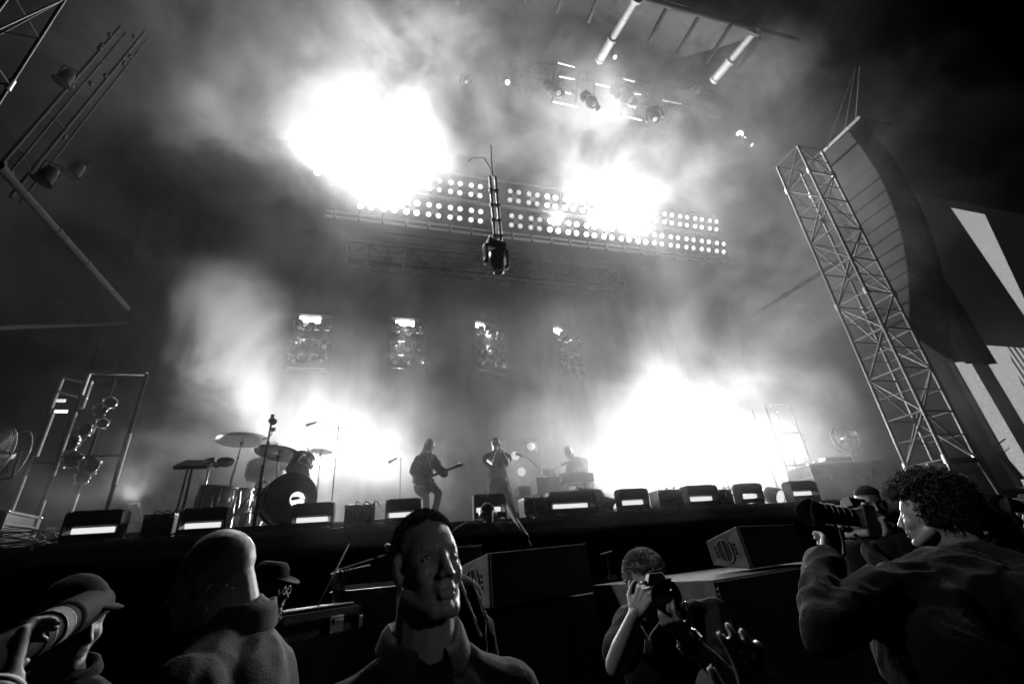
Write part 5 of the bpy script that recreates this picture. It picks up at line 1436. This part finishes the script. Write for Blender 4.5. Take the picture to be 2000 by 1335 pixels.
m = MB(); m.box((0, -.22, -.01), (.13, .08, .11), ch=.015); m.cyl((0, -.2, 0), (0, .1, 0), .03); m.build('body', M_barrel, t)
hc = P(-420, 1230, 1.0); J = stand(hc, R_(-60), .42)
J['el'] = P(-220, 1500, .95); J['er'] = P(-110, 1500, 1.12); J['wr'] = P(8, 1335, 1.22); J['wl'] = P(-120, 1330, 1.1)
hnd = [dict(w=J['wr'], d=(P(26, 1266, 1.26)-J['wr']), n=(.2, .8, .5), side=(-.8, 0, .4), curl=(.5, .8, .5), thumb=.7)]
T, R3 = person('photographer at the left edge, only a hand with wristband showing under the long lens', hc, (.7, .7, .25), J, hands=hnd, voxel=.0055, sleeve='short')
m = MB(); c = J['wr']; fo = (J['er']-c).normalized()
for k in range(3): m.ring(c+fo*(.02+.012*k), fo, .036, .007, 26, 6)
m.build('wristband', M_paper, T)

# ---- person behind the telephoto lens
hc = P(140, 1212, 1.95); J = hang(stand(hc, R_(-25), .42, back=V((.0, .04, 0))), .05)
T, R3 = person('person in a dark fleece whose face is hidden behind the long telephoto lens', hc, (.75, -.5, -.15), J, voxel=.007, shirt=M_fleece, wr=(.007, 10, (1, 1, .5)), g=.02)
m = MB(); skullcap(m, hc, R3, 1.03, .05, lambda d: d.z > .2); m.ball(hc+R3 @ V((0, .10, .05)), (.06, .06, .01), 2, rot=R3); m.build('cap', M_shirt, T)

# ---- someone crouching just below the frame, fingertips raised into it
wr_ = P(1512, 1440, .84); hc = V((wr_.x-.12, wr_.y+.05, wr_.z-.42)); J = stand(hc, R_(15), .38, hipdrop=.42)
J['er'] = wr_+V((.03, -.02, -.25)); J['wr'] = wr_; J['el'] = J['sl']+V((-.05, .05, -.26)); J['wl'] = J['el']+V((.1, .18, .02))
hnd = [dict(w=J['wr'], d=(.05, .1, 1), n=(0, 1, .1), side=(-1, 0, 0), curl=(.15, .25, .2), spread=.35), dict(w=J['wl'], d=(.4, .8, 0), n=(0, 0, -1), side=(1, 0, 0), curl=(.4, .5, .3))]
T, R3 = person('person crouching below the picture, blurred raised fingertips between the two photographers', hc, (.1, 1, .3), J, hands=hnd, voxel=.006, shirt=M_shirt, skin=M_skin_dk)

# ---- camera at the right edge with its owner just outside
camp = P(2010, 990, 2.05)
dslr(camp, (-.95, .12, .16), 'camera lens with petal hood poking in from the right picture edge', lens=.20, hoodr=.05, flare=.014)
hc = P(2085, 965, 1.95); J = stand(hc, R_(60), .42, back=V((.08, -.03, 0))); J['el'] = J['sl']+V((-.05, -.05, -.28)); J['wl'] = camp+V((.02, -.04, -.08)); J['er'] = J['sr']+V((-.05, .05, -.28)); J['wr'] = camp+V((.05, .06, -.08))
hnd = [dict(w=J['wl'], d=(-.4, .2, .9), n=(0, 1, 0), side=(-1, 0, 0), curl=(.6, .8, .5)), dict(w=J['wr'], d=(-.4, -.2, .9), n=(0, -1, 0), side=(-1, 0, 0), curl=(.6, .8, .5))]
T, R3 = person('dark figure at the right picture edge behind the second petal hooded lens', hc, (-.95, .15, .1), J, hands=hnd, voxel=.008)
m = MB(); skullcap(m, hc, R3, 1.03, .06, lambda d: d.z > .1 or d.y < -.1); m.build('hair', M_hair, T)

# ================================================================== BAND
# singer
Yb = 9.0
hc = P(969, 866, Yb)
J = dict(nb=P(968, 884, Yb+.05), sl=P(951, 895, Yb+.05), sr=P(990, 894, Yb+.0), hp=P(972, 948, Yb+.05))
J['el'] = P(964, 906, Yb-.28); J['wl'] = P(972, 880, Yb-.20); J['er'] = P(991, 905, Yb-.26); J['wr'] = P(979, 879, Yb-.20)
hp = J['hp']
lp = [(hp+V((-.09, 0, -.03)), P(963, 980, Yb), V((P(961, 1012, Yb).x, Yb, DZ+.09))), (hp+V((.09, 0, -.03)), P(998, 980, Yb-.15), V((P(1014, 1008, Yb-.4).x, Yb-.4, DZ+.09)))]
hnd = [dict(w=J['wl'], d=(P(977, 868, Yb-.17)-J['wl']), n=(.8, .3, 0), side=(.3, .6, .4), curl=(.9, 1, .6)), dict(w=J['wr'], d=(P(976, 869, Yb-.2)-J['wr']), n=(-.8, .3, 0), side=(-.3, .6, .4), curl=(.9, 1, .6))]
T, R3 = person('singer in a sleeveless tunic at centre stage, both hands holding a microphone', hc, (.35, -.9, .12), J, floor=DZ, hands=hnd, voxel=.009, sleeve='none', legpose=lp, collar=False, hem=.22, g=.045, wr=(.012, 6, (1, 1, .4)), hs=1.05, trousers=M_shirt)
m = MB(); skullcap(m, hc, R3, 1.05, .05, lambda d: d.z > .3 or (d.y < -.1 and d.z > -.3)); m.build('hair', M_hair, T)
t = thing('handheld_microphone', 'microphone held to the mouth of the singer, its cable dropping to the floor', 'microphone', P(977, 870, Yb-.2)); o0 = P(977, 870, Yb-.2)
MB().ball(hc+R3 @ V((0, .125, -.05))-o0, .03).build('grille', M_steel, t); MB().cyl(hc+R3 @ V((0, .125, -.06))-o0, P(979, 880, Yb-.2)-o0, .018).build('handle', M_black, t)
m = MB(); m.tube([P(979, 880, Yb-.2)-o0, P(983, 900, Yb-.3)-o0, P(990, 930, Yb-.35)-o0, P(1000, 965, Yb-.45)-o0, P(1010, 1000, Yb-.6)-o0], .016, 6); m.build('cable', M_dsteel, t)
# guitarist
Yb = 9.35
hc = P(840, 868, Yb)
J = dict(nb=P(834, 886, Yb), sl=P(818, 897, Yb-.12), sr=P(846, 896, Yb+.1), hp=P(826, 938, Yb))
J['er'] = P(858, 915, Yb-.15); J['wr'] = P(869, 925, Yb-.35); J['el'] = P(808, 920, Yb-.2); J['wl'] = P(832, 933, Yb-.38)
hp = J['hp']
lp = [(hp+V((-.08, 0, -.04)), P(832, 972, Yb), V((P(834, 1005, Yb).x, Yb, DZ+.09))), (hp+V((.09, 0, -.03)), P(857, 962, Yb-.2), V((P(842, 1003, Yb-.05).x, Yb-.05, DZ+.09)))]
hnd = [dict(w=J['wr'], d=(.4, -.2, .5), n=(-.3, .5, .3), side=(0, 1, 0), curl=(.8, .9, .6)), dict(w=J['wl'], d=(.5, -.3, -.4), n=(0, 1, 0), side=(0, 0, 1), curl=(.4, .5, .3))]
T, R3 = person('long-haired guitarist bending over an electric guitar left of the singer', hc, (.80, -.45, -.38), J, floor=DZ, hands=hnd, voxel=.010, legpose=lp, collar=False, hem=.12, g=.035, wr=(.012, 6, (1, 1, .4)), hs=1.05)
m = MB(); skullcap(m, hc, R3, 1.05, .10, lambda d: d.z > .25 or d.y < .1)
m.cap(hc+R3 @ V((-.03, -.06, -.0)), .07, P(826, 892, Yb-.08), .06); m.cap(P(826, 888, Yb-.08), .06, P(806, 905, Yb-.05), .02); m.cap(hc+R3 @ V((.05, .03, -.03)), .03, P(842, 893, Yb-.12), .025)
remesh(m, 'hair', M_hair, T, .012, 2, disp=(.008, 20, (1, 1, .3)))
a, b_ = P(829, 934, Yb-.40), P(905, 906, Yb-.45)
t = thing('electric_guitar', 'electric guitar with its neck pointing up right in the hands of the guitarist', 'guitar', a); d = (b_-a); dn = d.normalized(); upv = V((0, -1, 0)).cross(dn).normalized()
out = [(x_*.8, y_*.72) for x_, y_ in [(-.20, -.13), (-.10, -.17), (.0, -.125), (.10, -.15), (.22, -.15), (.19, -.06), (.10, -.03), (.10, .03), (.21, .08), (.15, .12), (.04, .11), (-.05, .13), (-.15, .16), (-.24, .10), (-.26, 0)]]
MB().prism(out, (0, 0, 0), dn, upv, (0, 1, 0), .045).build('guitar_body', M_gloss, t, bevel=.008)
m = MB(); L_ = d.length; m.prism([(.08, -.028), (L_-.16, -.021), (L_-.16, .021), (.08, .028)], (0, -.012, 0), dn, upv, (0, 1, 0), .026); m.build('neck', M_case, t)
m = MB(); m.prism([(L_-.17, -.022), (L_-.03, -.03), (L_, .0), (L_-.02, .045), (L_-.17, .022)], (0, 0, 0), dn, upv, (0, 1, 0), .02); m.build('headstock', M_case, t)
m = MB(); [m.ball(dn*(L_-.14+.022*i)+upv*.05, .010, 1) for i in range(6)]; m.build('tuner', M_chrome, t)
m = MB(); m.tube([dn*-.22+V((0, .03, 0)), P(806, 925, Yb-.1)-a, P(812, 900, Yb-.18)-a, P(834, 890, Yb-.15)-a, dn*.17+V((0, .04, 0))], .018, 5); m.build('strap', M_black, t)
# keyboard player
Yb = 10.6
hc = P(1109, 882, Yb)
J = dict(nb=P(1121, 897, Yb), sl=P(1116, 908, Yb-.2), sr=P(1141, 903, Yb+.15), hp=P(1143, 948, Yb))
J['el'] = P(1112, 928, Yb-.3); J['wl'] = P(1100, 934, Yb-.4); J['er'] = P(1140, 932, Yb-.1); J['wr'] = P(1122, 936, Yb-.3)
hnd = [dict(w=J[k], d=(-.8, -.3, -.2), n=(0, 0, -1), side=(0, -1, 0), curl=(.3, .4, .3), s=1.2) for k in ('wl', 'wr')]
T, R3 = person('keyboard player in profile stooping over the keyboards right of the singer', hc, (-.85, -.45, -.35), J, floor=DZ, hands=hnd, voxel=.011, collar=False, g=.05, hs=1.2, s=1.15, bodyf=(-1, -.3, 0), wr=(.012, 6, (1, 1, .4)))
m = MB(); skullcap(m, hc, R3, 1.05, .05, lambda d: d.z > .3 or (d.y < -.1 and d.z > -.3)); m.build('hair', M_hair, T)
# drummer
Yb = 9.9
hc = P(534, 876, Yb)
J = dict(nb=P(526, 894, Yb+.05), sl=P(494, 905, Yb), sr=P(556, 902, Yb+.1), hp=V((P(522, 965, Yb).x, Yb+.1, rz+.52)))
J['el'] = P(484, 935, Yb-.1); J['wl'] = P(520, 940, Yb-.45); J['er'] = P(578, 925, Yb-.1); J['wr'] = P(570, 905, Yb-.4)
hp = J['hp']; lp = [(hp+V((sg*.1, 0, 0)), hp+V((sg*.25, -.42, .02)), V((hp.x+sg*.25, hp.y-.5, rz+.09))) for sg in (-1, 1)]
hnd = [dict(w=J['wl'], d=(.3, -.8, 0), n=(0, 0, -1), side=(1, 0, 0), curl=(.9, 1, .6)), dict(w=J['wr'], d=(0, -.7, .3), n=(0, 0, -1), side=(-1, 0, 0), curl=(.9, 1, .6))]
T, R3 = person('drummer seated behind the tilted cymbal, head bowed', hc, (.25, -.85, -.45), J, floor=rz, hands=hnd, voxel=.011, legpose=lp, collar=False, g=.03, hs=1.08, bodyf=(0, -1, 0), sleeve='short', wr=(.012, 6, (1, 1, .4)))
m = MB(); skullcap(m, hc, R3, 1.08, .14, lambda d: d.z > .1 or (d.y < .0 and d.z > -.4)); m.build('hair', M_hair, T)
for k, w_, e in (('left', J['wl'], (.35, -.7, -.1)), ('right', J['wr'], (-.1, -.6, .5))):
    t = thing('drumstick', f'drumstick in the {"lower" if k == "left" else "raised"} hand of the drummer', 'drumstick', w_); MB().cyl(-V(e)*.05, V(e)*.5, .008, .005).build('stick', M_paper, t)
t = thing('drum_stool', 'round stool under the seated drummer', 'stool', (hp.x, hp.y, rz)); MB().lathe((0, 0, .40), (0, 0, 1), [(0, 0), (0, .17), (.06, .18), (.08, .16), (.09, 0)], 24).build('seat', M_black, t); m = MB(); m.cyl((0, 0, .4), (0, 0, .1), .02); tripod(m); m.build('leg', M_chrome, t)
# ================================================================== SMOKE AND THE LAMPS IN IT
sm = bpy.data.materials.new('stage smoke'); sm.use_nodes = True
nt = sm.node_tree; nt.nodes.clear(); N = nt.nodes; L = nt.links
out = N.new('ShaderNodeOutputMaterial'); vol = N.new('ShaderNodeVolumeScatter'); L.new(vol.outputs[0], out.inputs['Volume'])
vol.inputs['Anisotropy'].default_value = .3; vol.inputs['Color'].default_value = (.92, .92, .92, 1)
def mt_(op, a, b=None, c=None, clamp=False):
    n = N.new('ShaderNodeMath'); n.operation = op; n.use_clamp = clamp
    for i, v in enumerate((a, b, c)):
        if v is None: continue
        if isinstance(v, (int, float)): n.inputs[i].default_value = v
        else: L.new(v, n.inputs[i])
    return n.outputs[0]
SO = V((3.0, 14.0, 2.3))
tc = N.new('ShaderNodeTexCoord'); pos = tc.outputs['Object']
n1 = N.new('ShaderNodeTexNoise'); n1.inputs['Scale'].default_value = .36; n1.inputs['Detail'].default_value = 8; n1.inputs['Roughness'].default_value = .68; n1.inputs['Distortion'].default_value = .45
L.new(pos, n1.inputs['Vector'])
nz = n1.outputs[0]
r = N.new('ShaderNodeMapRange'); r.interpolation_type = 'SMOOTHSTEP'
for i, v in zip((1, 2, 3, 4), (.46, .66, 0, 1)): r.inputs[i].default_value = v
clouds = r.outputs[0]
def blob(c, rad, amp):
    """soft ball of thicker smoke round c"""
    mp = N.new('ShaderNodeMapping'); mp.vector_type = 'TEXTURE'; mp.inputs['Location'].default_value = tuple(V(c)-SO); mp.inputs['Scale'].default_value = rad
    L.new(pos, mp.inputs[0]); g = N.new('ShaderNodeTexGradient'); g.gradient_type = 'SPHERICAL'; L.new(mp.outputs[0], g.inputs[0])
    return mt_('MULTIPLY', g.outputs['Fac'], amp)
def total(lst):
    acc = None
    for c, rad, amp in lst:
        g = blob(c, rad, amp); acc = g if acc is None else mt_('ADD', acc, g)
    return acc
GLOW = [
    (P(860, 690, 16.3), (8.5, 2.6, 2.8), .5), (P(1590, 250, 5.7), (2.6, 1.3, 2.2), .9),   # broad soft banks of smoke round the brightest lamps
    (P(780, 200, 12), (12.0, 5.5, 12), .6), (P(700, 300, 12), (6.5, 5, 6), .6), (P(1310, 320, 12), (9, 5, 7.5), .85), (P(1520, 740, 10.5), (11.0, 5.5, 8), .85), (P(1400, 850, 11.5), (7.0, 5, 4), .5), (P(700, 890, 11.5), (6, 4.5, 4.4), .8), (P(1750, 420, 7.5), (7, 3, 9), .22),
    (P(1050, 930, 8.6), (9, 2.2, 2.2), 1.2), (P(250, 940, 8.8), (4, 2.4, 1.8), .6),
]
PUFF = [   # thicker rolling clouds
    (P(450, 650, 10.5), (1.5, 1.6, 2.3), 2.2), (P(400, 575, 10.2), (1.1, 1.3, 1.1), 1.8), (P(500, 780, 11), (2.6, 2, 1.8), .5), (P(300, 870, 9.5), (3.0, 2, 1.5), .6), (P(150, 960, 8.6), (3.0, 1.2, 1.0), .8),
    (P(700, 260, 11.5), (8, 4, 7), .22), (P(1260, 330, 11.5), (7, 4, 5.5), .22), (P(1400, 800, 11), (8, 4, 5.0), .18), (P(720, 880, 11), (4.5, 4, 2.8), .25),
    (P(1480, 150, 8.6), (5, 2.5, 3.6), .6), (P(1170, 160, 9.2), (3.4, 2.0, 2.4), .6), (P(1550, 640, 10), (5, 4, 3.6), .35), (P(860, 40, 9.5), (6, 3, 4), .5), (P(1800, 500, 7.2), (5, 2, 6), .2),
]
glow = total(GLOW); puff = total(PUFF)
L.new(mt_('ADD', nz, mt_('MULTIPLY', puff, .07)), r.inputs[0])
dens = mt_('ADD', mt_('MULTIPLY', mt_('MULTIPLY', clouds, mt_('ADD', puff, .035)), .34), mt_('MULTIPLY_ADD', mt_('MULTIPLY', glow, mt_('MULTIPLY_ADD', clouds, 1.3, .4)), .050, .0014))
L.new(dens, vol.inputs['Density'])
bx = MB(); bx.box((1.0, -.8, 10.9), (36, 16.8, 22.4))
smo = bx.build('smoke', sm); smo.location = SO
tag(smo, 'drifting pale smoke filling the stage and lit by the lamps', 'smoke', kind='stuff')

def lamp_at(x, y, Y, tx, ty, tY, e, ang=130, size=.3, name='stage_lamp', label=None, floor=False, r=.16):
    """a spotlight fixture: housing, lens and the light it throws"""
    p = P(x, y, Y); q = P(tx, ty, tY)
    if floor: p = V((p.x, p.y, DZ+.35))
    d = (q-p).normalized()
    t = thing(name, label, 'stage lamp', p, frame(d))
    MB().lathe((0, 0, 0), (0, 1, 0), [(-.3, 0), (-.3, r*.5), (-.2, r*.8), (0, r), (.02, r)], 20).build('housing', M_black, t)
    MB().lathe((0, 0, 0), (0, 1, 0), [(.0, 0), (-.01, r*.95)], 20).build('lens', M_lamp_on, t)
    m = MB(); m.tube([(-r*1.1, -.05, 0), (-r*1.2, -.3, 0), (r*1.2, -.3, 0), (r*1.1, -.05, 0)], .02, 5); m.build('yoke', M_dsteel, t)
    spot('beam', t, p+d*.06, q, e, ang, 1.0, size)
    return t
for bl, p, x, row in LIT:      # the blazing blinders throw the light of the two upper glares
    left = x < 3
    if (round((x+2.5)/.86)+row) % 2: continue
    e = (3000 if left else 2300)*(1.1 if left and x > -.5 else 1)
    spot('beam', bl, p, p+V((-.1 if left else .1, -1, .12)), e, 165, 1.0, .2)
lamp_at(640, 905, 12.3, 640, 715, 7.5, 906, 175, label='floor lamp blazing behind the drummer')
lamp_at(690, 880, 12.3, 690, 715, 7.5, 1115, 175, label='floor lamp blazing behind the bass drum')
lamp_at(745, 905, 12.3, 745, 715, 7.5, 906, 175, label='floor lamp blazing between the bass drum and the guitarist')
lamp_at(1205, 930, 12.3, 1205, 715, 7.5, 1533, 175, label='floor lamp behind the sloped wedge lighting the right glare')
lamp_at(1270, 885, 12.3, 1270, 715, 7.5, 2230, 175, label='second lamp of the right glare counted from the sloped wedge')
lamp_at(1345, 870, 12.3, 1345, 715, 7.5, 2927, 175, label='middle and highest lamp in the right glare')
lamp_at(1420, 885, 12.3, 1420, 715, 7.5, 2230, 175, label='lamp in the right glare, left of the hazy gear tower')
lamp_at(1500, 900, 12.3, 1500, 715, 7.5, 1254, 175, label='lamp in the right glare just behind the hazy gear tower')
lamp_at(520, 880, 12.6, 420, 560, 10, 1500, 75, label='floor lamp behind the drummer aimed up to the left')
lamp_at(1445, 262, 12, 1300, 420, 11, 600, 60, label='small lamp throwing a short beam at the right end of the glare')
lamp_at(262, 985, 9.6, 250, 800, 9, 160, 170, size=.1, r=.08, label='small lamp glowing in the floor mist left of the drum riser')
# two unseen side lamps on masts, added to light the figures and speakers in the pit
for pos_, tgt, e, ang, lab in (((3.4, -5.0, 4.0), (.22, 1.12, 1.69), 140, 5.2, 'added side lamp on a mast behind the pit on the right, outside the picture'), ((-4.8, 3.0, 6.2), (2.6, 2.9, 1.6), 900, 30, 'added side lamp on a mast left of the pit, outside the picture')):
    p = V(pos_); t = thing('added_side_lamp', lab, 'added side lamp', (p.x, p.y, 0)); l = V((0, 0, p.z)); d = (V(tgt)-p).normalized()
    MB().lathe(l, d, [(-.35, 0), (-.35, .1), (-.2, .16), (-.05, .18), (-.03, .18)], 20).build('housing', M_black, t)
    MB().lathe(l, d, [(-.06, 0), (-.06, .17)], 20).build('lens', M_lamp_on, t)
    MB().cyl((0, 0, 0), l-V((0, 0, .2)), .04).build('mast', M_dsteel, t)
    spot('beam', t, p+d*.02, tgt, e, ang, .6, .17)
# ================================================================== every separate piece of these kinds becomes a part of its own
SPLIT = {'sleeve', 'level_bar', 'coupler', 'rung', 'rail', 'clamp', 'fastener', 'conduit', 'upright', 'chain', 'plate', 'latch', 'side_truss', 'button', 'strap', 'wristband',
         'shoe', 'crossbar', 'tube', 'support', 'bracket', 'handle', 'corner', 'scaffold_leg', 'chord', 'connector', 'tuner', 'eye', 'ring', 'control', 'bolt', 'stud', 'cable', 'collar_flap', 'bracelet', 'rivet', 'ridge', 'yoke', 'top_bar', 'socket'}
_cache = {}
def islands(me):
    if me.name in _cache: return _cache[me.name]
    key = {}; idx = []
    for v in me.vertices:
        k = (round(v.co.x, 4), round(v.co.y, 4), round(v.co.z, 4)); idx.append(key.setdefault(k, len(key)))
    par = list(range(len(key)))
    def find(a):
        while par[a] != a: par[a] = par[par[a]]; a = par[a]
        return a
    for p in me.polygons:
        vs = [idx[i] for i in p.vertices]
        for b in vs[1:]: par[find(b)] = find(vs[0])
    g = {}
    for p in me.polygons: g.setdefault(find(idx[p.vertices[0]]), []).append(p.index)
    gs = []
    for fl in g.values():
        c = [me.vertices[i].co for f in fl for i in me.polygons[f].vertices]
        gs.append([fl, V([min(q[k] for q in c) for k in range(3)]), V([max(q[k] for q in c) for k in range(3)])])
    e = .0015; changed = True
    while changed and len(gs) < 400:
        changed = False
        for i in range(len(gs)):
            for j in range(i+1, len(gs)):
                if all(gs[i][1][k]-e <= gs[j][2][k] and gs[j][1][k]-e <= gs[i][2][k] for k in range(3)):
                    gs[i][0] += gs[j][0]; gs[i][1] = V([min(gs[i][1][k], gs[j][1][k]) for k in range(3)]); gs[i][2] = V([max(gs[i][2][k], gs[j][2][k]) for k in range(3)])
                    gs.pop(j); changed = True; break
            if changed: break
    out = []
    if 1 < len(gs) <= 100:
        for fl, _, _ in gs:
            m = MB(); vm = {}
            for f in fl:
                p = me.polygons[f]; q = []
                for i in p.vertices:
                    if i not in vm: vm[i] = len(m.v); m.v.append(me.vertices[i].co.copy())
                    q.append(vm[i])
                m.f.append(tuple(q)); m.sm.append(p.use_smooth)
            nm = m.mesh(me.name.split('.')[0]); nm.materials.append(me.materials[0]); out.append(nm)
    _cache[me.name] = out
    return out
for o in [x for x in COL.objects if x.type == 'MESH' and x.parent is not None and x.name.split('.')[0] in SPLIT]:
    ms = islands(o.data)
    if not ms: continue
    for nm in ms[1:]:
        c = o.copy(); c.data = nm; COL.objects.link(c); c.parent = o.parent
    o.data = ms[0]
